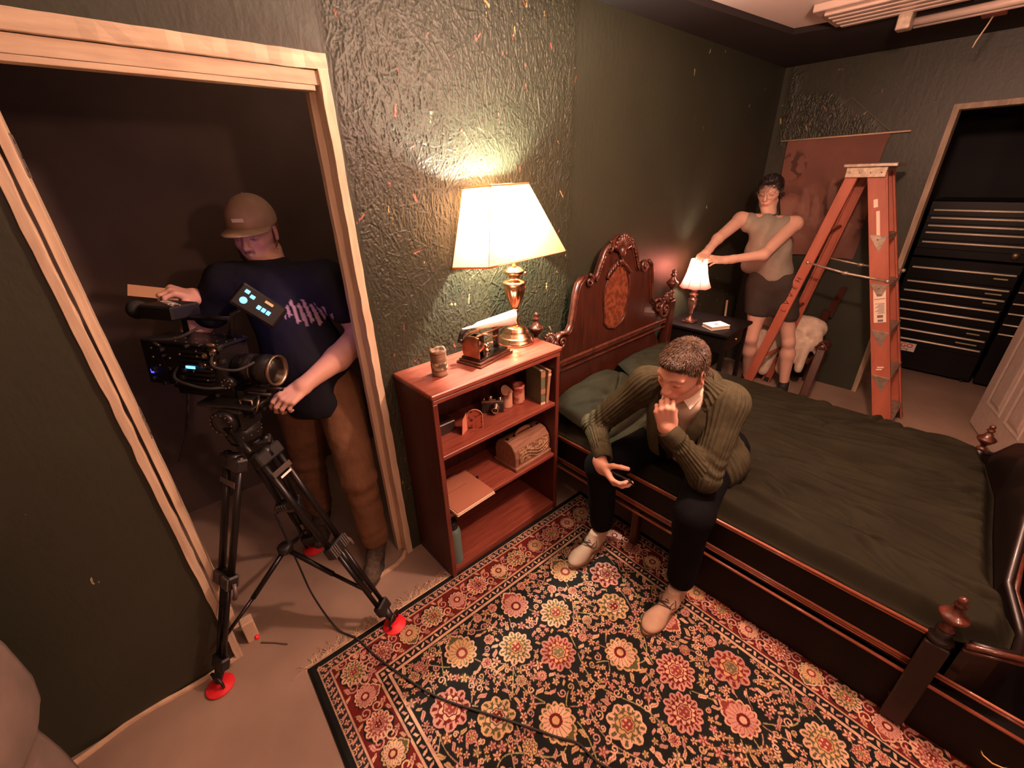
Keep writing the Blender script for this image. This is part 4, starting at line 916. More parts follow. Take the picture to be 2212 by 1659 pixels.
sh2 = MB().add(V, F, True).build('lamp_shade', MSH2, l2)
m = MB(); [m.tube([(math.cos(a)*r*1.02, math.sin(a)*r*1.02, z) for r, z in P], .0016, 5) for a in [math.radians(45*k) for k in range(8)]]; m.build('shade_piping', mat('rose_piping', (.45, .2, .16), .7), sh2)
MB().sphere((0, 0, .375), .012, 8).build('light_bulb', MBULB, l2)
wbk = thing('white_book', 'white hardback book lying on the nightstand in front of the small lamp', 'book', M=T((3.075, 1.235, .712)) @ RZ(-28))
MB().box((-.075, -.055, 0), (.075, .055, .004), None, .001).build('cover', mat('white_cover', (.80, .68, .64), .5), wbk); MB().box((-.073, -.053, .004), (.072, .053, .022)).build('pages', MPG, wbk)
MB().box((-.075, -.055, .022), (.075, .055, .026), None, .001).build('cover', MATS['white_cover'], wbk); MB().box((-.018, -.012, .026), (.012, .008, .0265)).build('title_block', mat('grey_print', (.15, .12, .14), .6), wbk)
# ================================================================ tapestry
tp = thing('wall_scroll', 'faded rose cloth wall scroll hanging from a thin rod behind the ladder', 'tapestry', (XB-.03, 1.10, 1.95))
MTAP = mat('faded_rose_scroll_cloth', (.40, .17, .12), .85, attr='Col', bump=.2, bscale=400)
nu, nv = 130, 170; U, Vv = np.meshgrid(np.linspace(0, 1, nu), np.linspace(0, 1, nv))
yl = .35-.16*smooth01(Vv*1.1)*Vv; yr = -.305-.0*Vv+.015*np.sin(Vv*6); Y = yl+(yr-yl)*U; Z = -.005-.875*Vv+.01*np.sin(U*3); X = .012-.018*np.sin(U*9+Vv*2)*Vv-.03*Vv*(1-U)**3-.01*fbm(U*4, Vv*5, 1, 2)
base = np.array((.20, .085, .06)); C = np.tile(base, (nv, nu, 1)); s = smooth01((Vv-.28)*3)*smooth01((.92-Vv)*5); n_ = fbm(U*5, Vv*7, 4, 4); C = C*(1+.35*(n_-.5)[..., None])
fig = s*smooth01((n_-.50)*9); C = C*(1-fig[..., None]*.55)+np.array((.34, .19, .13))*fig[..., None]*.55; dk = s*smooth01((.44-n_)*10); C = C*(1-.65*dk[..., None])
d1 = np.hypot((U-.12)/.16, (Vv-.22)/.13); C *= (1-.6*smooth01((1.1-d1)*3)*(fbm(U*14, Vv*16, 2, 2) > .42))[..., None]
for (a, b) in ((.30, .55), (.42, .62), (.60, .48), (.75, .60)):
    d = np.hypot((U-a)/.06, (Vv-b)/.17); C = C*(1-.35*smooth01((1-d)*3)[..., None])+np.array((.36, .19, .14))*.35*smooth01((1-d)*3)[..., None]
C = C*(1-.3*smooth01((U-.6)*3)*.6)[..., None]
o = fastmesh('scroll_cloth', np.stack([X, Y, Z], -1).reshape(-1, 3), gridmesh(nu, nv), MTAP, C.reshape(-1, 3), parent=tp); s_ = o.modifiers.new('t', 'SOLIDIFY'); s_.thickness = .0015
MB().tube([(0, .40, -.008), (0, -.415, .002)], .006, 8).build('rod', mat('pale_dowel', (.60, .42, .28), .6), tp)
MB().tube([(0, .33, .0), (.022, -.01, .245), (0, -.31, .0)], .0016, 5).build('hanging_cord', mat('brown_cord', (.25, .18, .12), .8), tp)
# ================================================================ ladder
MLAD = mat('orange_ladder_fibreglass', (.42, .12, .07), .5, c2=(.33, .09, .05), scale=12, stretch=(1, 1, .3), bump=.2, bscale=60)
MALU = mat('scuffed_aluminium', (.55, .46, .36), .45, .7, c2=(.35, .28, .22), scale=30, bump=.2)
la = thing('step_ladder', 'orange fibreglass step ladder standing open beyond the bed', 'ladder', (3.78, .68, 0))
LX, LY = 3.78, .68
def lp_(p): return Vector((p[0]-LX, p[1]-LY, p[2]))
def rail(a, b, name, w_=.085, t=.012, fl=.030, side=1):
    a, b = lp_(a), lp_(b); d = (b-a); L_ = d.length; z = d.normalized(); y = Vector((0, 1, 0)); y = (y-z*y.dot(z)).normalized(); x = y.cross(z)
    M_ = Matrix(((x.x, y.x, z.x, a.x), (x.y, y.y, z.y, a.y), (x.z, y.z, z.z, a.z), (0, 0, 0, 1))); m = MB()
    m.box((-t/2, -w_/2, 0), (t/2, w_/2, L_), M_, .002)
    for s in (-1, 1): m.box((-t/2 if side > 0 else t/2-fl, s*w_/2-.006, 0), (fl-t/2 if side > 0 else t/2, s*w_/2+.006, L_), M_, .002)
    o = m.build(name, MLAD, la); MB().box((-.012, -w_/2-.006, -.0), (.034 if side > 0 else .012, w_/2+.006, .045), M_, .004).build('rubber_foot', mat('black_rubber', (.02, .018, .018), .8), o); return o, M_
Fn, MFn = rail((3.62, .17, 0), (3.735, .69, 1.70), 'front_rail', .088); Ff, MFf = rail((4.06, .17, 0), (3.985, .69, 1.70), 'front_rail', .080, side=-1)
Rn, MRn = rail((3.60, 1.135, 0), (3.735, .815, 1.70), 'rear_rail', .055); Rf, MRf = rail((4.04, 1.09, 0), (3.985, .80, 1.70), 'rear_rail', .055, side=-1)
m = MB(); m.box(lp_((3.70, .595, 1.735)), lp_((4.02, .875, 1.757)), None, .004); m.box(lp_((3.712, .64, 1.675)), lp_((3.730, .855, 1.735)), None, .003); m.box(lp_((3.99, .64, 1.675)), lp_((4.008, .855, 1.735)), None, .003)
cap = m.build('top_cap', MALU, la); m = MB()
for y in (.665, .72, .775, .83): m.lathe([(.006, 0), (.005, .003), (.001, .004)], 10, T(lp_((3.711, y, 1.705))) @ RY(-90))
m.build('rivet', mat('bright_rivet', (.75, .68, .55), .25, 1), cap)
for k in range(5):
    z = .13+.30*k; t = z/1.70; x0 = 3.62+.115*t; x1 = 4.06-.075*t; y = .17+.52*t
    m = MB(); m.box(lp_((x0-.012, y-.050, z)), lp_((x1+.012, y+.045, z+.006)), None, .001); m.box(lp_((x0-.0, y-.050, z-.03)), lp_((x1, y-.046, z))); 
    for q in range(8): m.box(lp_((x0+.01, y-.042+.0105*q, z+.006)), lp_((x1-.01, y-.039+.0105*q, z+.0085)))
    for xx, s in ((x0, 1), (x1, -1)): m.add([lp_((xx-s*.014, y-.046, z)), lp_((xx-s*.014, y+.044, z)), lp_((xx-s*.014, y-.030, z-.10)), lp_((xx-s*.010, y-.046, z)), lp_((xx-s*.010, y+.044, z)), lp_((xx-s*.010, y-.030, z-.10))], [(0, 1, 2), (5, 4, 3), (0, 3, 4, 1), (1, 4, 5, 2), (2, 5, 3, 0)])
    st = m.build('step', MALU, la)
    m = MB(); m.lathe([(.010, 0), (.009, .004), (.005, .005), (.005, .008), (.001, .009)], 14, T(lp_((x0-.009, y-.005, z-.02))) @ RY(-90)); m.build('step_bolt', mat('brassy_bolt', (.5, .42, .25), .35, 1), st)
for (a, b) in (((3.69, .925, 1.125), (3.685, .45, 1.06)), ((4.02, .92, 1.125), (4.035, .43, 1.08))):
    A_, B_ = lp_(a), lp_(b); mid = (A_+B_)/2-Vector((0, 0, .012)); m = MB(); m.tube([A_, A_*.66+B_*.34-Vector((0, 0, .008)), mid, A_*.34+B_*.66-Vector((0, 0, .008)), B_], .0085, 8); m.sphere(tuple(A_), .014, 6); m.sphere(tuple(B_), .014, 6); m.sphere(tuple(mid), .014, 6, sc=(1, 1.8, 1)); m.build('spreader_brace', MALU, la)
for z in (.35, .75, 1.35):
    t = z/1.7; MB().tube([lp_((3.60+.135*t, 1.135-.32*t, z)), lp_((4.04-.055*t, 1.09-.29*t, z))], .012, 8).build('rear_bar', MLAD, la)
# stickers / writing on rails
MWST = mat('cream_sticker', (.78, .64, .48), .5); MTXT = mat('black_print', (.02, .015, .015), .6)
lb = MB().box((-.0095, -.034, .83), (-.0065, .030, 1.06), MFn).build('warning_label', MWST, la)
RT = MFn @ T((-.0100, 0, 0)) @ Matrix(((0, 0, -1, 0), (-1, 0, 0, 0), (0, 1, 0, 0), (0, 0, 0, 1)))
m = MB()
for i in range(11): m.box((-.0102, -.028+.002*(i % 3), .955-.0065*i), (-.0094, .022-.006*((i*7) % 4), .958-.0065*i), MFn)
m.box((-.0102, -.030, .985), (-.0094, .026, .989), MFn); m.box((-.0102, -.012, 1.005), (-.0094, .012, 1.03), MFn); m.box((-.0102, -.018, .862), (-.0094, .012, .880), MFn); m.box((-.0102, -.018, .835), (-.0094, .010, .850), MFn)
m.build('label_print', mat('grey_print', (.15, .12, .14), .6), lb)
for i, ch in enumerate('HEVVL'):
    RT2 = MRn @ T((-.0075, .0, 1.02-i*.060)) @ Matrix(((0, 0, -1, 0), (-1, 0, 0, 0), (0, 1, 0, 0), (0, 0, 0, 1))) @ RZ(80)
    text('handwriting', ch, .050, RT2, MTXT, Rn)
for (z, y, w_, h_) in ((1.45, .0, .018, .20), (1.60, .01, .022, .05), (.52, .0, .035, .010), (.505, .008, .03, .008)):
    MB().box((-.0072, y-w_/2, z-h_/2), (-.0064, y+w_/2, z+h_/2), MFn).build('paint_splash', MWST, la)
# ================================================================ armchair with white cloth, stick
ch = thing('armchair', 'dark carved wooden armchair half hidden behind the ladder', 'chair', (4.12, .98, 0))
def cp(x, y, z): return (x-4.12, y-.98, z)
m = MB(); m.add([cp(*p) for p in ((3.83, .715, 0), (3.93, .715, 0), (4.09, .715, .40), (3.99, .715, .42), (3.83, .775, 0), (3.93, .775, 0), (4.09, .775, .40), (3.99, .775, .42))], [(0, 1, 2, 3), (7, 6, 5, 4), (0, 4, 5, 1), (1, 5, 6, 2), (2, 6, 7, 3), (3, 7, 4, 0)]); m.build('front_leg', MMAH, ch, bevel=.006)
m = MB(); m.tube([cp(3.985, .745, .415), cp(4.02, .745, .435), cp(4.08, .745, .435), cp(4.12, .745, .41)], [.034, .042, .044, .030], 10)
for k in range(6): m.tube([cp(3.98+.024*k, .705, .425), cp(3.985+.024*k, .745, .475-.004*k), cp(3.98+.024*k, .785, .425)], .011, 6)
m.build('armrest', MMAHC, ch)
MB().box(cp(4.0, .80, .26), cp(4.34, 1.22, .31), None, .01).build('seat', MMAH, ch)
for y in (1.18,): MB().box(cp(4.0, y, 0), cp(4.05, y+.05, .27)).build('leg', MMAH, ch)
MB().box(cp(4.27, .82, 0), cp(4.32, .87, .66), None, .004).build('back_post', MMAH, ch); MB().box(cp(4.27, 1.16, 0), cp(4.32, 1.21, .66), None, .004).build('back_post', MMAH, ch)
MB().prism([(a-.98, b) for a, b in ((.80, .60), (.86, .60), (.80, .86), (.76, .86))], 4.30-4.12, 4.33-4.12, 'X').build('back_splat', MLAD if False else MMAH, ch)
P_ = [rc((4.16, .86, .52), (4.16, 1.22, .50), .085, .075, .05), rc((4.14, .92, .56), (4.16, 1.15, .56), .06, .06, .05), rc((4.02, .86, .42), (4.00, .86, .20), .04, .03, .05), rc((4.03, .96, .46), (3.99, .98, .17), .06, .05, .06), rc((4.03, 1.10, .46), (3.98, 1.12, .12), .06, .045, .06), rc((4.03, 1.22, .44), (3.98, 1.24, .14), .055, .04, .05), rc((4.06, .82, .50), (4.07, .78, .36), .05, .03, .05)]
V, F = sdf(P_, .009); V = relax(V, F, 1); n_ = normals(V, F); V = V+n_*(.010*(fbm(V[:, 1]*22, V[:, 0]*14, V[:, 2]*3, 3)-.5))[:, None]
tag(fastmesh('white_cloth', V, F, mat('white_canvas_cloth', (.66, .55, .42), .85, c2=(.52, .42, .32), scale=25, bump=.4, bscale=60)), 'white canvas cloth bundled over the dark armchair', 'cloth')
tag(MB().cyl((3.915, 1.475, .0), (4.06, 1.575, .66), .011, .009).build('wooden_stick', mat('pale_dowel', (.60, .42, .28), .6)), 'pale wooden stick leaning in the corner behind the nightstand', 'stick')
# ================================================================ tool chests in the dark room
MTB = mat('gloss_black_steel', (.002, .002, .0022), .35, spec=.3); MCH = mat('drawer_pull_alloy', (.95, .86, .64), .3, spec=1)
tb = thing('tool_chest', 'black roller tool chest with long alloy drawer pulls beyond the right doorway', 'tool chest', (5.45, .20, 0), group='tool chests in the dark room')
def tp_(x, y, z): return (x-5.45, y-.20, z)
MB().box(tp_(5.165, -.145, .03), tp_(5.75, .53, 1.02), None, .006).build('roller_cabinet', MTB, tb); MB().box(tp_(5.165, -.145, 1.03), tp_(5.75, .53, 1.47), None, .006).build('top_cabinet', MTB, tb)
for x in (5.20, 5.68):
    for y in (-.10, .48): MB().cyl(tp_(x, y-.012, .015), tp_(x, y+.012, .015), .015).build('caster', mat('black_rubber', (.02, .018, .018), .8), tb)
zs = [1.40, 1.34, 1.28, 1.225, 1.15, .94, .82, .74, .65, .57, .485, .395, .31]
for i, z in enumerate(zs):
    hz = (zs[i-1]-z) if i not in (0, 5) else .06; y0 = -.125
    dr = MB().box(tp_(5.150, -.138, z-.9*((z-zs[i+1]) if i not in (4, 12) else .07)+.012), tp_(5.166, .522, z+.008), None, .002).build('drawer', MTB, tb)
    m = MB(); m.tube([tp_(5.138, .495, z), tp_(5.138, y0, z)], .0078, 8); m.box(tp_(5.138, y0, z-.003), tp_(5.152, .495, z+.003)); m.build('drawer_pull', MCH, dr)
for (a, b, z) in ((-.01, -.09, .905), (0, -.095, .785), (-.01, -.09, .71), (0, -.08, .443), (.04, -.09, .352)): MB().box(tp_(5.145, b, z-.005), tp_(5.149, a, z+.005)).build('size_label', mat('yellowed_label', (.45, .42, .22), .4, .3), tb)
st = MB().box(tp_(5.145, .27, .195), tp_(5.149, .44, .272)).build('sticker', mat('white_sticker', (.65, .6, .52), .5), tb)
Mst = T(tp_(5.1445, .355, .245)) @ Matrix(((0, 0, -1, 0), (-1, 0, 0, 0), (0, 1, 0, 0), (0, 0, 0, 1)))
text('sticker_letters', 'GGO', .058, Mst, mat('red_ink', (.6, .02, .015), .5), st, bold=.001); text('sticker_script', 'Racing', .030, Mst @ T((0, -.032, 0)), MTXT, st)
MB().lathe([(.028, 0), (.028, .003), (.001, .004)], 20, T(tp_(5.147, -.07, 1.085)) @ RY(-90)).build('badge', mat('bronze_badge', (.25, .18, .10), .4, .8), tb)
t2 = thing('side_chest', 'second black tool chest with short pulls, right of the taller one', 'tool chest', (5.45, -.52, 0), group='tool chests in the dark room')
MB().box((-.285, -.36, .03), (.30, .355, 1.02), None, .006).build('side_cabinet', MTB, t2); MB().box((-.285, -.36, 1.03), (.30, .355, 1.47), None, .006).build('side_top', MTB, t2)
for z in (.82, .73, .65, .56, .48, 1.36, 1.30, 1.245, 1.195): MB().tube([(-.31, .345 if z < 1 else .36, z), (-.31, -.30, z)], .006, 8).build('drawer_pull', MCH, t2)
# ================================================================ ceiling fixture, junction box, drape, cable, added pendant
MFIX = mat('ivory_metal_housing', (.62, .50, .42), .4, .3)
fx = thing('ceiling_vent', 'pale metal louvred ceiling unit at the edge of the dark soffit', 'ceiling unit', M=T((3.22, .72, 2.462)))
MB().box((-.24, -.30, -.02), (.16, .30, .014), None, .004).build('housing', MFIX, fx)
for k in range(5): MB().box((-.19+.07*k, -.26, -.034), (-.155+.07*k, .26, -.020), None, .003).build('louvre', MFIX, fx)
MB().box((.10, -.05, -.10), (.17, .01, -.02), None, .004).build('bracket', MALU, fx)
m = MB(); m.tube([(.20, -.04, -.06), (.17, -.9, -.06)], .018, 10); m.tube([(.24, -.04, -.07), (.21, -.9, -.07)], .012, 10); tag(m.build('conduit', MFIX), 'parallel pale conduits running along the ceiling to the right', 'conduit'); bpy.data.objects['conduit'].location = (3.22, .72, 2.462)
jb = thing('junction_box', 'small rust red junction box with a short loose wire under the soffit', 'junction box', (3.62, .40, 2.40))
MB().box((-.035, -.045, 0), (.035, .045, .05), None, .003).build('box_body', mat('rusty_paint', (.40, .14, .09), .6), jb); MB().tube([(0, 0, 0), (-.01, .01, -.04), (-.015, .03, -.10), (-.012, .035, -.125)], .0035, 8).build('loose_wire', mat('pale_wire', (.55, .42, .28), .5), jb)
pl = thing('added_pendant', 'added bare bulb fitting on a black cord, made up to house the key light', 'lamp', (1.40, .25, 2.48))  # cord and holder added above the view as a fixture for the key light
MB().cyl((0, 0, 0), (0, 0, -.19), .003).build('added_cord', mat('black_plastic', (.015, .013, .013), .4), pl); MB().lathe([(.014, 0), (.018, .01), (.018, .045), (.012, .05)], 16, T((0, 0, -.24))).build('added_bulb_holder', mat('black_plastic', (.015, .013, .013), .4), pl)
# draped pale cloth on the left wall
def drape():
    nu, nv = 60, 120; U, Vv = np.meshgrid(np.linspace(0, 1, nu), np.linspace(0, 1, nv)); Z = .012+1.9*Vv
    yr = 1.43+.0*Vv; yl = .55; Y = yl+(yr-yl)*U+.02*np.sin(Vv*7)*U
    bul = np.interp(Z, [0, .10, .21, .33, .38, .43, .52, .67, 1.0, 1.95], [.078, .088, .086, .076, .086, .118, .134, .136, .11, .05])
    X = -.680+bul*(.45+.55*U)+(.020*np.sin(U*22+Vv*2)+.02*(fbm(U*5, Vv*6, 1, 2)-.5))*(1-U)**.5
    X = np.maximum(X, -.672)
    o = fastmesh('hanging_drape', np.stack([X, Y, Z], -1).reshape(-1, 3), gridmesh(nu, nv)[:, ::-1], mat('pale_dust_sheet', (.24, .18, .15), .85, c2=(.19, .145, .12), scale=8, bump=.3, bscale=300)); s = o.modifiers.new('t', 'SOLIDIFY'); s.thickness = .003
    tag(o, 'pale dust sheet hanging down the left wall beside the green flat', 'dust sheet')
drape()
P = [(.145, 1.63, .55), (.16, 1.60, .30), (.17, 1.55, .12), (.20, 1.42, .012), (.243, 1.317, .014), (.27, 1.19, .018), (.304, 1.071, .018), (.374, .884, .018), (.514, .654, .018), (.60, .51, .018), (.641, .444, .018), (.66, .34, .018), (.80, .10, .018), (1.0, -.2, .018)]
def smoothline(P, n=8):
    P = [Vector(p) for p in P]; out = []
    for i in range(len(P)-1):
        p0, p1, p2, p3 = P[max(i-1, 0)], P[i], P[i+1], P[min(i+2, len(P)-1)]
        for k in range(n):
            t = k/n; out.append(.5*((2*p1)+(-p0+p2)*t+(2*p0-5*p1+4*p2-p3)*t*t+(-p0+3*p1-3*p2+p3)*t**3))
    return out+[P[-1]]
tag(MB().tube(smoothline(P), .0038, 8).build('video_cable', mat('black_rubber', (.02, .018, .018), .8)), 'thin black cable running from the tripod across the rug', 'cable')
# ================================================================ people
def skin_mat(name, c):
    return mat(name, c, .5, attr='Col', bump=.12, bscale=350, bdist=.0006, spec=.4)
def head_prims(jaw=1.0):
    P = [el((0, -.014, .030), (.0745, .094, .084)), el((0, .020, -.020), (.060, .068, .085), k=.03), el((0, .030, -.055), (.050*jaw, .052, .055), k=.025)]
    for s in (-1, 1):
        P += [rc((s*.052*jaw, -.005, -.060), (s*.014, .072, -.098), .018, .016, .02), rc((s*.040, .058, -.020), (s*.050, .030, -.012), .017, .016, .018), rc((s*.010, .083, .026), (s*.046, .068, .028), .010, .009, .012)]
    P += [rc((0, .083, .020), (0, .105, -.022), .0085, .0105, .010), el((0, .104, -.027), (.0105, .0115, .0095), k=.008)]
    for s in (-1, 1):
        P += [el((s*.0115, .096, -.030), (.0075, .0095, .0075), k=.006), el((s*.031, .095, .006), (.016, .014, .011), k=.010, op=-1), el((s*.031, .072, .005), (.0155, .0135, .0125), k=.004), rc((s*.018, .0835, .0085), (s*.044, .074, .008), .0035, .003, .005), el((s*.0045, .100, -.037), (.003, .004, .003), k=.003, op=-1)]
    P += [el((0, .080, -.060), (.028, .018, .020), k=.014), rc((-.018, .086, -.0555), (0, .097, -.0535), .0045, .0055, .005), rc((.018, .086, -.0555), (0, .097, -.0535), .0045, .0055, .005), rc((-.015, .086, -.066), (.015, .086, -.066), .0055, .0055, .006), el((0, .092, -.0665), (.012, .0065, .0065), k=.005), rc((-.021, .090, -.0602), (.021, .090, -.0602), .0018, .0018, .003, -1), el((0, .078, -.095), (.020, .016, .015), k=.014)]
    for s in (-1, 1):
        R_ = np.array((Matrix.Rotation(s*-.35, 3, 'Z') @ Matrix.Rotation(.18, 3, 'X')))
        P += [el((s*.0785, -.010, .002), (.0075, .0185, .0310), R_, .005), el((s*.0845, -.006, .004), (.0050, .0105, .019), R_, .004, -1), el((s*.0775, -.002, -.022), (.006, .010, .010), R_, .006)]
    return P
def face_paint(M_, base, lips=(.42, .12, .09), brow=(.05, .03, .02), beard=None, s=1.0):
    def w_(p): v = M_ @ Vector(p); return (v.x, v.y, v.z)
    b = [(w_((0, .088, -.0605)), .016, lips, .6), (w_((.013, .086, -.0605)), .011, lips, .6), (w_((-.013, .086, -.0605)), .011, lips, .6)]
    for sg in (-1, 1):
        for t in np.linspace(0, 1, 12): b.append((w_((sg*(.013+.034*t), .090-.020*t*t, .027+.004*math.sin(t*3))), .0055, tuple(.5*p+.5*q for p, q in zip(brow, base)), .8))
        b += [(w_((sg*.031, .084, .004)), (.013,)*3, tuple(.55*c for c in base), .9), (w_((sg*.020, .088, .0035)), .004, brow, .6), (w_((sg*.031, .087, .0025)), .0045, brow, .6), (w_((sg*.041, .083, .003)), .004, brow, .6), (w_((sg*.040, .078, -.022)), .026, (base[0]*1.05, base[1]*.82, base[2]*.80), .9), (w_((sg*.080, -.01, .0)), .028, (base[0]*1.02, base[1]*.78, base[2]*.74), .8)]
    if beard:
        for (p, r) in (((0, .085, -.095), .035), ((.03, .07, -.09), .035), ((-.03, .07, -.09), .035), ((.052, .035, -.07), .036), ((-.052, .035, -.07), .036), ((0, .095, -.046), .012), ((.014, .092, -.048), .012), ((-.014, .092, -.048), .012), ((.062, .0, -.04), .028), ((-.062, .0, -.04), .028)): b.insert(0, (w_(p), r, beard, .8))
    b.append((w_((0, .100, -.030)), .012, (base[0]*1.05, base[1]*.8, base[2]*.78), .9))
    return b
def hand_prims(M_, side=1, curl=(50, 50, 50, 50), thumb=(35, 25, 20), s=1.0, spread=4, tdir=40):
    """wrist at origin, +Y to fingers, +Z back of hand; side=1 thumb on -X"""
    P = []; kn = [(-.030, .084), (-.010, .090), (.010, .086), (.028, .076)]; ln = [.074, .082, .076, .060]; rad = [.0092, .0095, .0090, .0078]
    for i, (kx, ky) in enumerate(kn):
        kx *= side; P.append(rc((kx*.62, .004, -.002), (kx, ky, .000), .0165, .0118, .010)); a = 0; p = np.array((kx, ky, .0)); c = curl[i]
        sp = math.radians(-spread*(i-1.5))*side
        for j, (f, cc) in enumerate(((.46, .75), (.30, 1.0), (.24, .75))):
            a += math.radians(c*cc); d = np.array((math.sin(-sp)*math.cos(a), math.cos(a)*math.cos(sp), -math.sin(a))); q = p+d*ln[i]*f; r1 = rad[i]*(1-.09*j); P.append(rc(p, q, r1*1.04, r1*.93, .0045)); p = q
    P.append(el((-.026*side, .030, -.010), (.016, .030, .014), k=.012))
    t0 = np.array((-.022*side, .018, -.010)); a = math.radians(tdir); b = math.radians(thumb[0]); d = np.array((-math.sin(a)*side*math.cos(b), math.cos(a)*math.cos(b), -math.sin(b)))
    q = t0+d*.046; P.append(rc(t0, q, .0150, .0112, .008)); ax = np.array((0, 0, 1.0)); p = q
    for f, ang_, r1 in ((.034, thumb[1], .0108), (.028, thumb[2], .0100)):
        an = math.radians(ang_)*side; R_ = np.array(Matrix.Rotation(-an, 3, 'Z')); d = R_@d; d = d/np.linalg.norm(d); q = p+d*f; P.append(rc(p, q, r1, r1*.9, .005)); p = q
    P.append(rc((0, -.03, 0), (0, .01, 0), .024, .026, .012))
    return xf(P, M_, s)
def flat_wrist(): pass
def hair_strands(V, n_, cen, n, ln, M_, name, parent, w_=.0011, seed=1, lift=.35, flow=None, keep=None):
    r = np.random.default_rng(seed); idx = r.integers(0, len(V), n); vs = []; fs = []
    for i in idx:
        p = V[i]; nn = n_[i]; loc = np.array(M_.inverted() @ Vector(p))
        if keep is not None and not keep(loc): continue
        fl = flow(loc) if flow else np.array((0, 1, 0)); fw = np.array(M_.to_3x3() @ Vector(fl)); t = fw-nn*(fw@nn); t = t/(np.linalg.norm(t)+1e-6); t = t+r.normal(0, .28, 3); t = t-nn*(t@nn); t /= np.linalg.norm(t)+1e-6
        L_ = ln*r.uniform(.6, 1.25); li = lift*r.uniform(.5, 1.4); p1 = p+t*L_*.5+nn*L_*li*.5; p2 = p+t*L_+nn*L_*li*.65; b = np.cross(nn, t)*w_*r.uniform(.8, 1.8); o = len(vs)
        vs += [p-b-nn*.001, p+b-nn*.001, p1+b*.8, p1-b*.8, p2]; vs += [p+nn*w_, p1+nn*w_]
        fs += [(o, o+1, o+2, o+3), (o+3, o+2, o+4, o+4), (o+5, o+6, o+2, o+1), (o, o+3, o+6, o+5)]
    return np.array(vs), np.array(fs)
def strand_obj(vs, fs, M_, name, parent):
    mb = MB(); F = [tuple(dict.fromkeys(f)) for f in fs.tolist()]; mb.add([tuple(v) for v in vs], F, True); return mb.build(name, M_, parent, fixn=False)
def clothe(prims, h, M_, name, parent, col=None, rib=None, noise=0, nf=(18, 18, 18), cuts=(), it=2, wr=None, label=None):
    V, F = sdf(prims, h, cuts); V = relax(V, F, it)
    n_ = normals(V, F)
    if rib: V = V+n_*ribs(V, *rib)[:, None]
    if noise: V = V+n_*(noise*(fbm(V[:, 0]*nf[0]+9, V[:, 1]*nf[1]+9, V[:, 2]*nf[2]+9, 3)-.5)*2)[:, None]
    if wr is not None: V = V+n_*wr(V)[:, None]
    o = fastmesh(name, V, F, M_, col(V) if col else None, parent=parent)
    if label: o['label'] = label
    return o, V, F
# ---------------------------------------------------------------- seated man
SK = (.60, .31, .225)
MSK = skin_mat('skin', SK)
man = thing('person', 'seated man in ribbed green cardigan on the bed edge, fist at mouth', 'person', (0, 0, 0))
hc = Vector((1.440, .672, 1.068)); fdir = Vector((-.90, .10, -.40)); MH = fr(hc, fdir, (-.3, -.06, .9))
Lsh, Rsh = (1.585, .535, .925), (1.515, .850, .925); Lel, Rel = (1.448, .515, .655), (1.435, 1.045, .668); Lwr, Rwr = (1.362, .640, .845), (1.318, .905, .628)
prs = xf(head_prims(1.0), MH)
nk = MH @ Vector((0, -.030, -.075)); prs.append(rc(nk, (1.56, .69, .965), .054, .066, .03)); prs.append(rc(MH @ Vector((0, .015, -.085)), (1.515, .69, .94), .030, .045, .03))
A1 = sdf(prs, .0026)
MLh = fr((1.352, .652, .862), (-.22, .15, .95), (-.86, -.42, -.10)); 
l_h = hand_prims(MLh, -1, (92, 88, 84, 80), (40, 45, 45), 1.0, 1, 15)+[rc(Lel, (1.352, .652, .862), .036, .0245, .02)]
A2 = sdf(l_h, .0026)
MRh = fr((1.272, .876, .600), (-.22, -.86, -.30), (-.78, .12, -.60))
r_h = hand_prims(MRh, 1, (34, 36, 38, 42), (40, 30, 20), 1.0, 3, 40)+[rc(Rel, (1.272, .876, .600), .036, .0245, .02)]
A3 = sdf(r_h, .0026)
legs = [rc((1.76, .62, .55), (1.37, .505, .50), .075, .05, .03), rc((1.76, .80, .55), (1.37, .955, .50), .075, .05, .03), rc((1.37, .505, .50), (1.392, .502, .08), .045, .035, .03), rc((1.37, .955, .50), (1.412, .946, .08), .045, .035, .03), rc((1.76, .71, .58), (1.61, .69, .88), .09, .06, .03), rc(Lsh, Rsh, .045, .045, .03), rc(Lsh, Lel, .04, .035, .03), rc(Rsh, Rel, .04, .035, .03)]
A4 = sdf(legs, .008)
V, F = join([A1, A2, A3, A4]); V = relax(V, F, 1, .4)
blobs = face_paint(MH, SK)+[(tuple(MH @ Vector((0, .09, -.075))), .0, SK, 1)][:0]
for k in range(5): blobs.append((tuple(MLh @ Vector((.03-.02*k, .088, .004))), .012, (SK[0]*1.02, SK[1]*.75, SK[2]*.7), .9))
body = fastmesh('body', V, F, MSK, paint(V, SK, blobs), parent=man)
# hair: shell plus strands
hp = [el((0, -.018, .034), (.0790, .0970, .0845), k=.01), el((0, .045, .088), (.050, .040, .026), k=.02), rc((-.062, -.055, -.03), (.062, -.055, -.03), .022, .022, .02), rc((-.070, .010, .010), (-.072, -.02, .0), .012, .014, .01), rc((.070, .010, .010), (.072, -.02, .0), .012, .014, .01)]
hcut = [(MH @ Vector((0, .092, .030)), MH.to_3x3() @ Vector((0, .86, -.45))), (MH @ Vector((0, .070, .072)), MH.to_3x3() @ Vector((0, .62, -.78))), (MH @ Vector((0, .0, -.050)), MH.to_3x3() @ Vector((0, .10, -1))), (MH @ Vector((0, .056, .0)), MH.to_3x3() @ Vector((0, .80, -.62)))]
VH, FH = sdf(xf(hp, MH), .003, hcut); VH = relax(VH, FH, 2); nH = normals(VH, FH); VH = VH+nH*(.004*(fbm(VH[:, 0]*90, VH[:, 1]*90, VH[:, 2]*60, 2)-.5))[:, None]
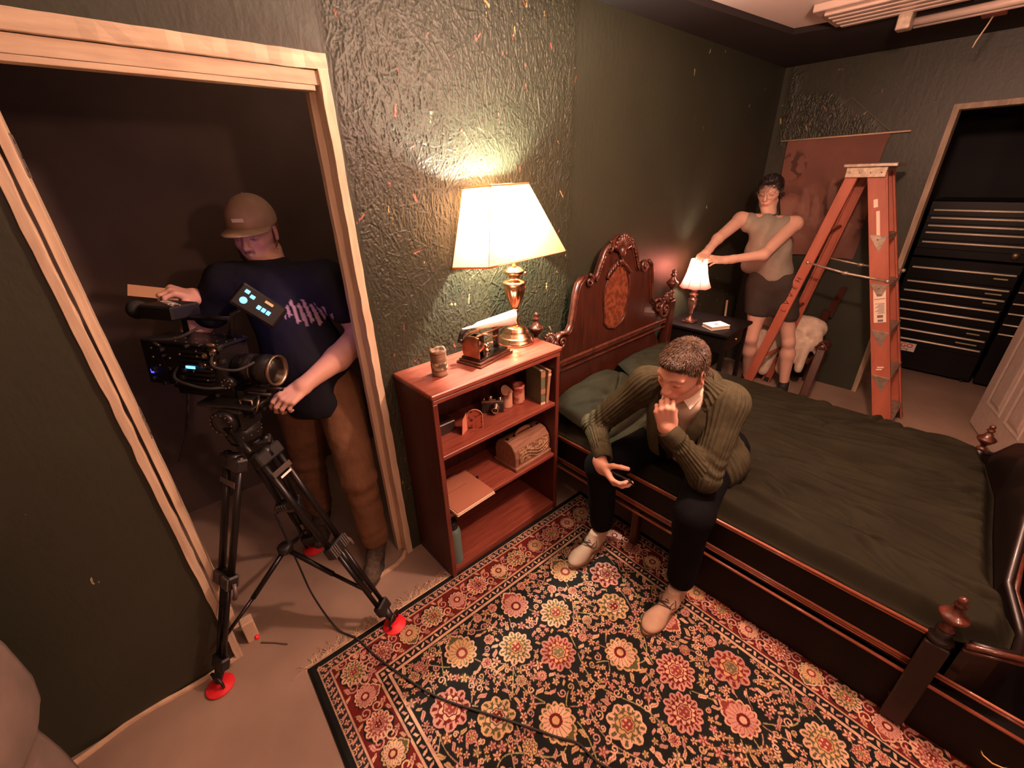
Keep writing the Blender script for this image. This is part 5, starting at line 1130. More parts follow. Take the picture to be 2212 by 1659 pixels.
MHAIR = mat('brown_hair', (.055, .032, .018), .5, c2=(.025, .014, .008), scale=90, spec=.6); MHAIR2 = mat('brown_hair_strands', (.135, .072, .036), .4, c2=(.035, .019, .010), scale=60, spec=.6)
hair = fastmesh('hair', VH, FH, MHAIR, parent=man)
def flow(l): return np.array((l[0]*3.0, .9 if l[1] > -.03 else .1, -.25-(.6 if abs(l[0]) > .05 or l[1] < -.05 else 0)))
vs, fs = hair_strands(VH, nH, hc, 8500, .014, MH, 'x', man, .0008, 3, .60, flow, lambda l: l[2] > -.05)
strand_obj(vs, fs, MHAIR2, 'hair_strands', hair)
# clothes
MSHIRT = mat('ivory_shirt', (.72, .62, .50), .8, bump=.2, bscale=300); MTRO = mat('black_denim', (.0035, .0035, .0045), .9, bump=.4, bscale=500, spec=.1)
clothe([rc((1.74, .705, .58), (1.585, .675, .88), .112, .092, .05), rc((1.575, .62, .905), (1.56, .74, .905), .066, .066, .04), rc((1.56, .69, .945), (1.535, .685, .975), .064, .061, .02)], .006, MSHIRT, 'shirt', man, noise=.004, nf=(30, 30, 14))
# collar leaves of the shirt
mb = MB()
for s in (-1, 1):
    b0 = Vector((1.548, .69+s*.060, .995)); b1 = Vector((1.470, .69+s*.022, .940)); b2 = Vector((1.468, .69+s*.062, .905)); b3 = Vector((1.535, .69+s*.082, .960)); n_ = (b1-b0).cross(b2-b0).normalized()*.002
    mb.add([b0, b1, b2, b3, b0+n_, b1+n_, b2+n_, b3+n_], [(0, 1, 2, 3), (7, 6, 5, 4), (0, 4, 5, 1), (1, 5, 6, 2), (2, 6, 7, 3), (3, 7, 4, 0)])
mb.build('collar', MSHIRT, man)
MCARD = mat('olive_knit', (.060, .053, .028), .85, c2=(.042, .037, .019), scale=30, bump=.7, bscale=500, bdist=.0015, spec=.2)
cp_ = [rc((1.74, .625, .60), (1.60, .615, .90), .118, .100, .06), rc((1.74, .785, .60), (1.57, .765, .90), .118, .100, .06), rc(Lsh, Rsh, .066, .066, .05), rc((1.60, .69, .97), (1.61, .69, .93), .075, .09, .05),
       rc(Lsh, Lel, .074, .056, .04), rc(Lel, (1.375, .622, .815), .057, .041, .025), rc(Rsh, Rel, .070, .056, .04), rc(Rel, (1.330, .925, .640), .056, .041, .025),
       rc((1.75, .56, .56), (1.70, .56, .56), .11, .11, .05), rc((1.75, .86, .56), (1.70, .86, .56), .10, .10, .05),
       rc((1.470, .675, .985), (1.425, .695, .60), .088, .095, .02, -1)]
segs = [(Lsh, Lel, (1, .3, 0), .066, 26), (Lel, (1.375, .622, .815), (1, 0, .3), .052, 22), (Rsh, Rel, (1, -.3, 0), .066, 26), (Rel, (1.330, .925, .640), (0, 0, 1), .052, 22), ((1.74, .70, .56), (1.60, .70, .96), (1, 0, .3), .15, 60)]
clothe(cp_, .0034, MCARD, 'cardigan', man, rib=(segs, .0029, 0, .0036), noise=.0035, nf=(16, 16, 16), it=1)
for a, b, r1 in (((1.372, .626, .820), (1.352, .652, .858), .0425), ((1.328, .922, .637), (1.296, .887, .620), .0425)):
    a, b = Vector(a), Vector(b); d = (b-a).normalized(); q = d.to_track_quat('Z', 'Y').to_matrix().to_4x4(); L_ = (b-a).length
    MB().lathe([(r1*.72, -.012), (r1, -.012), (r1*1.03, -.004), (r1*.97, L_*.5), (r1*.94, L_), (r1*.80, L_+.002), (r1*.74, L_*.6)], 72, T(a) @ q, flute=lambda an, j, r, z: .022*math.cos(an*30)).build('cuff', MCARD, man)
# shawl collar
def ribbon(P, N_, w_, t, m_, name, parent, nr=10):
    P = smoothline(P, 6); N2 = smoothline(N_, 6); n = len(P); V = []; F = []; c = 2*nr
    for i in range(n):
        tan = (P[min(i+1, n-1)]-P[max(i-1, 0)]).normalized(); nn = (N2[i]-tan*N2[i].dot(tan)).normalized(); s_ = tan.cross(nn)
        for k in range(c):
            a = 2*math.pi*k/c; V.append(P[i]+s_*(w_/2*math.cos(a))+nn*(t*math.sin(a)*(1+.12*math.cos(i*2.4))))
    for i in range(n-1):
        for k in range(c): F.append((i*c+k, i*c+(k+1) % c, (i+1)*c+(k+1) % c, (i+1)*c+k))
    F += [tuple(range(c))[::-1], tuple((n-1)*c+k for k in range(c))]
    return MB().add(V, F, True).build(name, m_, parent)
ribbon([(1.630, .69, 1.022), (1.605, .605, 1.015), (1.550, .568, .965), (1.503, .572, .895), (1.478, .598, .81), (1.480, .635, .71), (1.52, .64, .62)], [(1, 0, .8), (.3, -1, .9), (-.5, -.7, .7), (-1, -.4, .3), (-1, -.3, .1), (-1, -.2, -.1), (-1, -.2, -.2)], .060, .010, MCARD, 'shawl_collar', man)
ribbon([(1.630, .69, 1.022), (1.580, .775, 1.008), (1.515, .798, .955), (1.470, .790, .88), (1.458, .775, .80), (1.47, .765, .70), (1.51, .77, .62)], [(1, 0, .8), (.3, 1, .9), (-.5, .7, .7), (-1, .4, .3), (-1, .3, .1), (-1, .2, -.1), (-1, .2, -.2)], .060, .010, MCARD, 'shawl_collar', man)
mb = MB(); mb.tube(smoothline([(1.62, .535, .66), (1.60, .505, .62), (1.612, .495, .57), (1.63, .49, .53)]), .006, 6); mb.tube(smoothline([(1.63, .53, .66), (1.635, .50, .62), (1.64, .485, .57), (1.66, .48, .53)]), .006, 6); mb.build('knit_belt', MCARD, man)
clothe([rc((1.80, .60, .57), (1.80, .82, .57), .125, .125, .05), rc((1.76, .60, .565), (1.385, .505, .505), .100, .074, .03), rc((1.385, .505, .505), (1.388, .502, .155), .074, .060, .03), rc((1.76, .82, .565), (1.385, .955, .505), .100, .074, .03), rc((1.385, .955, .505), (1.408, .946, .155), .074, .060, .03)], .0065, MTRO, 'trousers', man, noise=.006, nf=(14, 14, 14), cuts=[((0, 0, .118), (0, 0, -1))])
# desert boots
MSUE = mat('tan_suede', (.46, .31, .22), .9, c2=(.38, .25, .17), scale=14, bump=.3, bscale=400, spec=.1); MSOLE = mat('dark_crepe_sole', (.16, .085, .05), .7); MLACE = mat('dark_brown_lace', (.05, .025, .018), .7)
def shoe(heel, toe, side, grp=None, ank=None):
    h_, t_ = Vector(heel), Vector(toe); M_ = fr((h_.x, h_.y, .013), t_-h_, (0, 0, 1)); L_ = (t_-h_).length
    o = thing('desert_boot', None, None, M=Matrix.Identity(4)); bpy.data.objects.remove(o)
    up = [rc((0, .035, .040), (0, .09, .042), .031, .032, .03), rc((0, .10, .036), (0, L_*.70, .028), .032, .030, .03), el((0, L_*.76, .026), (.043, .062, .026), k=.03), rc((0, .040, .05), (0, .046, .110), .030, .033, .02), rc((0, .10, .05), (0, .085, .085), .028, .026, .03)]
    V, F = sdf(xf(up, M_), .003, [((0, 0, .026), (0, 0, -1)), (M_ @ Vector((0, .05, .102)), (0, 0, 1))]); V = relax(V, F, 1)
    u = fastmesh('shoe', V, F, MSUE, parent=man)
    op = []
    for i in range(36):
        a = 2*math.pi*i/36; y = L_/2-.004+(L_/2+.002)*math.sin(a); ww = .034+.013*smooth01((y/L_-.35)*2.2)-.004*smooth01((y/L_-.85)*6); op.append((ww*math.cos(a)*(1 if abs(math.sin(a)) < .95 else 1)+side*.004*math.sin(y/L_*3), y))
    MB().prism([(a*1.06, .135+(b-.135)*1.02) for a, b in op], .0, .020, 'Z', M_, bev=.003).build('sole', MSOLE, u)
    mb = MB()
    for k in range(3):
        y = .106+.019*k; z = .0855-.0085*k; w2 = .024+.002*k; mb.tube([M_ @ Vector(q) for q in ((-w2, y-.006, z-.012), (0, y+.002, z+.0015), (w2, y-.006, z-.012))], .0028, 6); mb.tube([M_ @ Vector(q) for q in ((-w2, y-.006, z-.012), (0, y+.012, z-.002), (w2, y+.014, z-.018))], .0026, 6)
    mb.tube([M_ @ Vector(q) for q in ((0, .104, .084), (-.03, .108, .078), (-.042, .125, .060), (-.030, .135, .050))], .0017, 6); mb.tube([M_ @ Vector(q) for q in ((0, .104, .084), (.03, .106, .080), (.044, .120, .062), (.038, .132, .046))], .0017, 6)
    mb.build('laces', MLACE, u)
    mb = MB(); mb.tube([M_ @ Vector(q) for q in ((-.037, .085, .020), (-.036, .10, .050), (-.026, .108, .074), (-.022, .140, .062), (0, .160, .055), (.022, .140, .062), (.026, .108, .074), (.036, .10, .050), (.037, .085, .020))], .0022, 6); mb.build('quarter_seam', MLACE, u)
shoe((1.418, .502, 0), (1.128, .507, 0), 1); shoe((1.438, .946, 0), (1.160, .938, 0), -1)
ph = thing('smartphone', 'dark smartphone held low in the right hand of the seated man', 'phone', M=fr((1.276, .796, .594), (.05, -1, -.04), (.75, -.10, .62)))
MB().box((-.036, -.074, -.004), (.036, .074, .004), None, .003).build('phone_body', mat('black_phone', (.02, .016, .016), .25, .3), ph); MB().box((-.033, -.070, .004), (.033, .070, .0045)).build('phone_screen', mat('dark_glass', (.01, .01, .012), .05, coat=1), ph)
# ---------------------------------------------------------------- standing person by the small lamp
SW = (.60, .36, .27)
wo = thing('person', 'standing person in glasses, grey sleeveless top and dark shorts reaching to the small lampshade', 'person', (0, 0, 0))
wh = Vector((3.700, 1.288, 1.585)); MW = fr(wh, (-.93, -.12, -.22), (-.2, 0, 1))
R_s, L_s = (3.560, 1.400, 1.405), (3.735, 1.085, 1.375); R_e, L_e = (3.300, 1.432, 1.290), (3.400, 1.135, 1.195); R_w, L_w = (3.150, 1.428, 1.215), (3.205, 1.300, 1.170)
prs = xf(head_prims(.92), MW, .96)
W1 = sdf(prs+[rc(MW @ Vector((0, -.03, -.07)), (3.675, 1.25, 1.415), .046, .055, .03)], .0035)
MWr = fr((3.148, 1.428, 1.214), (-.80, .05, -.30), (-.2, -.35, 1)); MWl = fr((3.200, 1.303, 1.168), (-.62, .50, .05), (-.3, -.5, .9))
arms = hand_prims(MWr, 1, (40, 48, 52, 55), (25, 25, 20), .92, 4, 40)+hand_prims(MWl, -1, (14, 18, 20, 22), (15, 10, 10), .92, 6, 45)
arms += [rc(R_s, R_e, .050, .037, .03), rc(R_e, (3.19, 1.43, 1.235), .038, .027, .02), rc((3.19, 1.43, 1.235), R_w, .027, .023, .02), rc(L_s, L_e, .052, .037, .03), rc(L_e, (3.24, 1.27, 1.172), .038, .026, .02), rc((3.24, 1.27, 1.172), L_w, .026, .023, .02), rc(R_s, L_s, .050, .050, .03)]
W2 = sdf(arms, .0038)
lw = [rc((3.70, 1.20, .90), (3.68, 1.175, .70), .080, .064, .04), rc((3.68, 1.175, .70), (3.66, 1.17, .49), .064, .046, .04), rc((3.66, 1.17, .49), (3.700, 1.175, .37), .042, .050, .03), rc((3.700, 1.175, .37), (3.815, 1.187, .09), .053, .032, .03),
      rc((3.74, 1.06, .90), (3.775, 1.00, .70), .080, .064, .04), rc((3.775, 1.00, .70), (3.81, .94, .48), .064, .046, .04), rc((3.81, .94, .48), (3.835, .93, .37), .042, .050, .03), rc((3.835, .93, .37), (3.862, .905, .09), .053, .032, .03), el((3.655, 1.168, .49), (.034, .034, .04), k=.02), el((3.79, .935, .48), (.034, .034, .04), k=.02),
      rc((3.815, 1.187, .07), (3.72, 1.185, .04), .034, .026, .02), rc((3.862, .905, .07), (3.765, .895, .04), .034, .026, .02), rc((3.735, 1.13, .92), (3.68, 1.225, 1.28), .092, .090, .03)]
W3 = sdf(lw, .007)
V, F = join([W1, W2, W3]); V = relax(V, F, 1, .4); wbody = fastmesh('body', V, F, MSK, paint(V, SW, face_paint(MW, SW)), parent=wo)
hp = [el((0, -.022, .036), (.080, .097, .084), k=.01), el((0, -.100, .050), (.040, .035, .038), k=.015), el((0, .030, .095), (.05, .04, .025), k=.02), rc((-.05, -.075, -.04), (.05, -.075, -.04), .025, .025, .02), rc((-.076, .012, .015), (-.077, .002, -.03), .009, .006, .01), rc((.076, .012, .015), (.077, .002, -.03), .009, .006, .01)]
hcut = [(MW @ Vector((0, .085, .040)), MW.to_3x3() @ Vector((0, .80, -.60))), (MW @ Vector((0, .0, -.055)), MW.to_3x3() @ Vector((0, .10, -1)))]
VH, FH = sdf(xf(hp, MW, .97), .0038, hcut); VH = relax(VH, FH, 2); nH = normals(VH, FH); VH = VH+nH*(.004*(fbm(VH[:, 0]*60, VH[:, 1]*60, VH[:, 2]*60, 2)-.5))[:, None]
MBH = mat('black_hair', (.012, .009, .009), .4, c2=(.03, .02, .017), scale=60); wh_ = fastmesh('hair', VH, FH, MBH, parent=wo)
vs, fs = hair_strands(VH, nH, wh, 1800, .035, MW, 'x', wo, .0014, 8, .25, lambda l: np.array((l[0], -.9, .1))); strand_obj(vs, fs, MBH, 'hair_strands', wh_)
mb = MB()   # loose fringe over the forehead
for k in range(9):
    x = -.035+.009*k; mb.tube([MW @ Vector(q) for q in ((x, .078, .085), (x+.012, .098, .055), (x+.030, .100, .02), (x+.036, .095, -.004*k))], [.0022, .0016, .0012, .0006], 5)
mb.build('fringe_strands', MBH, wh_)
mb = MB()
for s in (-1, 1):
    P = [MW @ Vector((s*.031+.020*math.cos(a), .101-.010*abs(math.cos(a))*(1 if s*math.cos(a) > 0 else .2), .003+.017*math.sin(a))) for a in np.linspace(0, 2*math.pi, 20)]; mb.tube(P, .0016, 6); mb.tube([MW @ Vector((s*.051, .092, .008)), MW @ Vector((s*.076, .03, .010)), MW @ Vector((s*.079, -.012, .012))], .0014, 6)
mb.tube([MW @ Vector(q) for q in ((-.011, .104, .008), (0, .108, .011), (.011, .104, .008))], .0014, 6)
gl = mb.build('glasses', mat('pale_glasses_frame', (.70, .55, .40), .3, .5), wo)
MTOP = mat('sage_grey_jersey', (.26, .235, .175), .8, c2=(.22, .195, .15), scale=12, bump=.2, bscale=400)
tp2 = [rc((3.722, 1.135, 1.02), (3.692, 1.185, 1.18), .126, .122, .06), rc((3.690, 1.185, 1.18), (3.655, 1.235, 1.31), .130, .118, .05), rc((3.590, 1.345, 1.385), (3.705, 1.135, 1.362), .066, .066, .04), rc((3.65, 1.30, 1.18), (3.70, 1.32, 1.06), .05, .06, .08)]
wr = lambda V: .006*np.sin((V[:, 1]*.5-V[:, 0]*.3+V[:, 2]*.15)*95+4*fbm(V[:, 2]*3, V[:, 1]*3, 0, 2))*smooth01((V[:, 2]-1.06)*5)
clothe(tp2, .006, MTOP, 'sleeveless_top', wo, cuts=[((3.7, 1.15, .985), (.1, 0, -1)), ((3.675, 1.262, 1.462), (-.15, 0, 1))], wr=wr, noise=.003)
mb = MB()
for o_ in (0, .020):   # shoulder stripes
    mb.tube(smoothline([(3.725-o_*.4, 1.165+o_, 1.432), (3.648-o_*.3, 1.150+o_, 1.405), (3.588, 1.150+o_, 1.33), (3.572, 1.150+o_, 1.25)]), .0042, 6)
mb.build('shoulder_stripe', mat('cream_stripe', (.62, .54, .42), .8), wo)
mb = MB(); mb.tube([Vector((3.672+.062*math.cos(a), 1.255+.062*math.sin(a), 1.445+.012*math.cos(a))) for a in np.linspace(0, 2*math.pi, 24)], .0055, 8); mb.build('neckband', mat('dark_neckband', (.06, .05, .04), .8), wo)
MSHO = mat('dark_olive_shorts', (.030, .022, .015), .85, bump=.2)
clothe([rc((3.715, 1.20, .92), (3.685, 1.183, .72), .118, .094, .05), rc((3.745, 1.07, .92), (3.778, 1.005, .70), .118, .094, .05), rc((3.715, 1.17, .99), (3.735, 1.09, .99), .112, .112, .05)], .006, MSHO, 'shorts', wo, cuts=[((3.7, 1.1, .685), (0, .12, -1)), ((0, 0, 1.03), (0, 0, 1))], noise=.005)
MSNK = mat('black_canvas_shoe', (.012, .011, .012), .7)
for (a, t_) in (((3.862, .905), (3.745, .885)), ((3.815, 1.187), (3.70, 1.180))):
    A_ = Vector((a[0], a[1], 0)); d = (Vector((t_[0], t_[1], 0))-A_).normalized(); M_ = fr((A_.x-d.x*.05, A_.y-d.y*.05, .002), d, (0, 0, 1))
    V, F = sdf(xf([rc((0, .04, .04), (0, .10, .045), .034, .034, .03), rc((0, .10, .036), (0, .19, .026), .032, .028, .03), el((0, .205, .024), (.040, .045, .024), k=.02), rc((0, .045, .05), (0, .05, .10), .038, .040, .03)], M_), .005, [((0, 0, .018), (0, 0, -1))]); sh = fastmesh('shoe', V, F, MSNK, parent=wo)
    MB().prism([((.036+.008*(math.sin(q) > 0))*math.cos(q), .12+.128*math.sin(q)) for q in np.linspace(0, 2*math.pi, 28)[:-1]], 0, .018, 'Z', M_).build('sole', mat('dark_rubber_sole', (.05, .04, .04), .8), sh)
# ---------------------------------------------------------------- camera operator in the doorway
SO = (.60, .33, .25)
op = thing('person', 'bearded man in tan cap and navy T-shirt working the cine camera in the doorway', 'person', (0, 0, 0))
oh = Vector((.450, 2.105, 1.556)); MO = fr(oh, (-.60, -.77, -.20), (-.15, -.2, .9))
oLs, oRs = (.600, 1.840, 1.365), (.300, 2.080, 1.375); oLe, oRe = (.712, 1.800, 1.135), (.14, 2.20, 1.18); oLw, oRw = (.395, 1.725, 1.005), (.175, 2.105, 1.345)
O1 = sdf(xf(head_prims(1.08), MO, 1.03)+[rc(MO @ Vector((0, -.03, -.07)), (.465, 2.02, 1.38), .060, .068, .03)], .0032)
MOl = fr((.390, 1.722, 1.003), (-.80, -.22, -.25), (.1, -.5, .85)); MOr = fr((.178, 2.10, 1.342), (-.55, -.20, .35), (.1, -.3, .95))
ar = hand_prims(MOl, -1, (35, 45, 50, 55), (25, 25, 20), 1.03, 4, 40)+hand_prims(MOr, 1, (60, 65, 68, 70), (15, 30, 30), 1.03, 3, 40)
ar += [rc(oLs, oLe, .062, .058, .03), rc(oLe, (.56, 1.765, 1.06), .060, .052, .02), rc((.56, 1.765, 1.06), oLw, .052, .031, .02), rc(oRs, oRe, .060, .046, .03), rc(oRe, oRw, .044, .027, .02)]
O2 = sdf(ar, .0036)
O3 = sdf([rc((.56, 1.86, .88), (.515, 1.70, .48), .085, .06, .04), rc((.515, 1.70, .48), (.525, 1.69, .09), .055, .038, .03), rc((.42, 2.02, .88), (.40, 2.06, .48), .085, .06, .04), rc((.40, 2.06, .48), (.40, 2.12, .09), .055, .038, .03), rc((.50, 1.94, .92), (.455, 1.97, 1.28), .13, .13, .06)], .009)
V, F = join([O1, O2, O3]); V = relax(V, F, 1, .4); fastmesh('body', V, F, MSK, paint(V, SO, face_paint(MO, SO, beard=(.17, .075, .04), s=1.03)), parent=op)
bp_ = [el((0, .030, -.070), (.058, .056, .048), k=.02), rc((-.060, .0, -.035), (-.05, .03, -.075), .017, .02, .02), rc((.060, .0, -.035), (.05, .03, -.075), .017, .02, .02), el((0, .085, -.058), (.026, .02, .012), k=.006, op=-1)]
VH, FH = sdf(xf(bp_, MO, 1.03), .004, [(MO @ Vector((0, 0, -.042)), MO.to_3x3() @ Vector((0, .3, 1)))]); VH = relax(VH, FH, 1)
MBRD = mat('auburn_beard', (.17, .075, .038), .7, c2=(.07, .03, .018), scale=80); be = fastmesh('beard', VH, FH, MBRD, parent=op); nH = normals(VH, FH)
vs, fs = hair_strands(VH, nH, oh, 1500, .014, MO, 'x', op, .001, 5, .4, lambda l: np.array((0, .2, -1)), lambda l: l[2] < -.05); strand_obj(vs, fs, MBRD, 'beard_strands', be)
VH, FH = sdf(xf([el((0, -.030, .010), (.080, .092, .075), k=.01)], MO, 1.03), .004, [(MO @ Vector((0, .0, -.045)), MO.to_3x3() @ Vector((0, 0, -1))), (MO @ Vector((0, .015, 0)), MO.to_3x3() @ Vector((0, 1, -.1)))]); fastmesh('hair', VH, FH, MBRD, parent=op)
MCAP = mat('tan_cap_canvas', (.36, .25, .17), .85, c2=(.30, .20, .135), scale=20, bump=.3, bscale=400)
VH, FH = sdf(xf([el((0, -.012, .050), (.089, .105, .098), k=.01)], MO, 1.03), .004, [(MO @ Vector((0, 0, .030)), MO.to_3x3() @ Vector((0, -.10, -1)))]); VH = relax(VH, FH, 2); cap_ = fastmesh('cap', VH, FH, MCAP, parent=op)
V = []; F = []; nu_, nv_ = 22, 12
for j in range(nv_):
    for i in range(nu_):
        a = math.radians(-68+136*i/(nu_-1)); t = j/(nv_-1); r_in = (.090*math.sin(a), .098*math.cos(a)-.012); r_out = (.096*math.sin(a)*1.0, .098*math.cos(a)-.012+.078*math.cos(a)**.7)
        x = r_in[0]*(1-t)+r_out[0]*t; y = r_in[1]*(1-t)+r_out[1]*t; z = .046-.006*t-.16*x*x/.1*1.0; V.append(MO @ Vector((x*1.03, y*1.03, z*1.03)))
for j in range(nv_-1):
    for i in range(nu_-1): F.append((j*nu_+i, j*nu_+i+1, (j+1)*nu_+i+1, (j+1)*nu_+i))
br = MB().add(V, F, True).build('cap_brim', MCAP, cap_); s_ = br.modifiers.new('t', 'SOLIDIFY'); s_.thickness = .004
mb = MB(); mb.sphere((0, -.012, .151), .006, 6, MO); mb.build('cap_button', MCAP, cap_)
mb = MB(); mb.box((-.020, .088, .072), (.024, .0945, .086), MO @ RX(0), .001); mb.build('cap_patch', mat('cream_patch', (.66, .58, .48), .7), cap_)
def shirtcol(V):
    C = np.tile(np.array((.011, .011, .017)), (len(V), 1)); c = np.array((.500, 1.815, 1.262)); u = (V-c)@np.array((.78, -.45, -.42)); v = (V-c)@np.array((.35, -.2, .88)); m_ = (np.hypot(u/.085, v/.040) < 1+.25*np.sin(u*160)) & (V[:, 1] < 1.90) & (np.sin(v*170+u*260+4*fbm(u*20, v*20, 0, 2)) > -.25); C[m_] = (.34, .22, .24); return C
MTS = mat('navy_tshirt', (.011, .011, .017), .9, attr='Col', bump=.2, spec=.15)
clothe([rc((.505, 1.925, .86), (.485, 1.945, 1.05), .168, .160, .06), rc((.485, 1.945, 1.05), (.455, 1.965, 1.27), .158, .145, .05), rc(oLs, oRs, .088, .088, .05), rc(oLs, (.660, 1.818, 1.26), .092, .084, .03), rc(oRs, (.215, 2.145, 1.27), .084, .076, .03), rc((.46, 2.0, 1.38), (.462, 2.01, 1.435), .078, .070, .03)], .006, MTS, 'tshirt', op, col=shirtcol, noise=.006, nf=(14, 14, 12), cuts=[((0, 0, .80), (0, 0, -1)), ((.462, 2.02, 1.462), (0, 0, 1)), ((.671, 1.8135, 1.205), (.35, -.1, -.9))][:2])
MPNT = mat('rust_brown_trousers', (.20, .095, .045), .85, c2=(.15, .07, .032), scale=12, bump=.4, bscale=300)
wr2 = lambda V: .003*np.sin(V[:, 2]*80+5*fbm(V[:, 0]*6, V[:, 1]*6, V[:, 2]*4, 2))*np.exp(-((V[:, 2]-.45)/.12)**2)+.0025*np.sin(V[:, 2]*120+6*fbm(V[:, 0]*9, V[:, 1]*9, 1, 2))*np.exp(-((V[:, 2]-.15)/.06)**2)
clothe([rc((.565, 1.87, .86), (.520, 1.715, .48), .115, .080, .04), rc((.520, 1.715, .48), (.525, 1.69, .13), .078, .070, .03), rc((.43, 2.01, .86), (.40, 2.06, .48), .115, .080, .04), rc((.40, 2.06, .48), (.40, 2.12, .13), .078, .070, .03), rc((.54, 1.90, .90), (.46, 1.98, .90), .125, .125, .05)], .007, MPNT, 'trousers', op, noise=.006, wr=wr2, cuts=[((0, 0, .085), (0, 0, -1))])
MBT = mat('dark_suede_boot', (.045, .03, .02), .8, c2=(.10, .07, .045), scale=60, bump=.4, bscale=200)
for (a, t_) in (((.525, 1.69), (.44, 1.575)), ((.40, 2.12), (.34, 2.00))):
    A_ = Vector((*a, 0)); d = (Vector((*t_, 0))-A_).normalized(); M_ = fr((A_.x-d.x*.055, A_.y-d.y*.055, .001), d, (0, 0, 1))
    V, F = sdf(xf([rc((0, .045, .05), (0, .11, .05), .040, .038, .03), rc((0, .11, .042), (0, .21, .034), .037, .034, .03), el((0, .225, .032), (.046, .050, .030), k=.02), rc((0, .05, .06), (0, .055, .13), .042, .046, .03)], M_), .005, [((0, 0, .022), (0, 0, -1))]); sh = fastmesh('boot', V, F, MBT, parent=op)
    MB().prism([((.041+.008*(math.sin(q) > 0))*math.cos(q), .135+.146*math.sin(q)) for q in np.linspace(0, 2*math.pi, 28)[:-1]], 0, .024, 'Z', M_).build('sole', MATS['dark_rubber_sole'], sh)
# pink feathered print on the shirt chest
def _unused_print_patch():
    r = np.random.default_rng(2); mb = MB(); c = Vector((.400, 1.80, 1.215)); nrm = Vector((-.55, -.83, .1)).normalized(); u = nrm.cross(Vector((0, 0, 1))).normalized(); v = u.cross(nrm)*-1
    for k in range(16):
        a = -.9+k*.12; L_ = r.uniform(.07, .12); p0 = c+u*(-.05+.012*k)*-1+v*(.03-.004*k); P = []
        for t in np.linspace(0, 1, 6): P.append(p0+(-u*math.cos(a)*L_*t)*-.6+v*(-L_*t)*.8+nrm*.004*t)
        mb.tube(P, [.005, .008, .009, .008, .006, .002], 6)
    return mb
# ================================================================ cine camera and tripod
MBM = mat('black_anodised_metal', (.014, .012, .012), .32, .4, bump=.05); MBP = mat('black_rig_plastic', (.012, .011, .011), .45); MSTL = mat('worn_tan_steel', (.26, .19, .14), .32, .9); MGLS = mat('dark_coated_glass', (.01, .012, .02), .04, coat=1)
MBLU = mat('lit_blue_button', (.05, .3, .8), .4, emit=(.10, .48, 1.0), es=2.6); MVIO = mat('lit_violet_screen', (.1, .1, .3), .3, emit=(.30, .22, 1.0), es=5.0)
cdir = Vector((.640, -.765, -.06)); MC = fr((.145, 1.745, 1.17), cdir, (0, 0, 1)) @ RY(-6)
cc = thing('cine_camera', 'black cine camera rig with blue lit buttons mounted on the tripod in the doorway', 'camera', M=MC)
def cb(name, a, b, m_=MBM, bev=.004, par=cc): return MB().box(a, b, None, bev).build(name, m_, par)
body_ = cb('camera_body', (-.065, -.15, -.07), (.065, .075, .075))
m = MB()
for k in range(7): m.box((.030, -.01+.012*k, .0755), (.062, -.004+.012*k, .090))
for k in range(8): m.box((-.079, -.075+.0, -.052+.016*k), (-.065, .02, -.045+.016*k)); m.box((.065, -.07, -.052+.016*k), (.079, .04, -.045+.016*k))
m.build('cooling_fins', MBM, body_)
cb('battery_pack', (-.075, -.235, -.075), (.055, -.155, .085), MBP); cb('power_plate', (-.05, -.165, -.06), (.05, -.148, .07), MSTL, .002)
cb('top_cage', (-.072, -.15, .078), (.072, .08, .090), MBM); m = MB()
for x in (-.060, -.02, .02, .060):
    for y in (-.13, -.09, -.05, -.01, .03, .065): m.lathe([(.0035, 0), (.003, .0015), (.001, .0015)], 8, T((x, y, .0905)))
m.build('cage_bolts', MSTL, cc)
m = MB(); m.tube([(-.03, -.13, .092), (-.03, -.13, .150), (-.03, .05, .158), (-.03, .05, .092)], .010, 8); m.build('top_handle', MBM, cc)
# viewfinder box with lettering, on the operator side
vf = cb('viewfinder', (-.085, -.235, .150), (.035, -.105, .198), MBP, .006); cb('viewfinder_tube', (-.075, -.305, .135), (-.02, -.235, .185), MBP, .012)
m = MB(); m.lathe([(.030, 0), (.034, .02), (.030, .034), (.022, .036)], 20, T((-.048, -.31, .16)) @ RX(90)); m.build('eyecup', MATS['black_rubber'], cc)
text('lettering', 'UWEC', .042, T((-.025, -.168, .1985)) @ RZ(62), mat('pale_print', (.6, .5, .4), .5), vf)
cb('side_label', (-.112, -.215, .050), (-.078, -.185, .080), mat('pale_print', (.6, .5, .4), .5), .002)
# monitor whose lit face looks back at the operator; the button panel faces the set
_n = Vector((-.22, -.88, .42)).normalized(); _x = Vector((.59, -.52, -.62)); _x = (_x-_n*_x.dot(_n)).normalized(); _z = _x.cross(_n)
MM = MC.inverted() @ Matrix(((_x.x, _n.x, _z.x, .305), (_x.y, _n.y, _z.y, 1.665), (_x.z, _n.z, _z.z, 1.362), (0, 0, 0, 1)))
mo = MB().box((-.078, -.014, -.042), (.082, .014, .042), MM, .006).build('monitor', MBM, cc)
MB().box((-.070, -.0155, -.036), (.070, -.014, .036), MM).build('monitor_screen', MVIO, mo)
MB().box((-.070, .014, -.036), (.074, .016, .036), MM, .002).build('button_panel', MBP, mo)
for (x, z) in ((-.048, -.020), (-.026, -.013)): MB().box((x-.0075, .016, z-.006), (x+.0075, .0185, z+.006), MM, .001).build('lit_button', MBLU, mo)
for k in range(3): MB().box((.008+.0165*k-.0062, .016, .006-.007), (.008+.0165*k+.0062, .0185, .006+.007), MM, .001).build('lit_button', MBLU, mo)

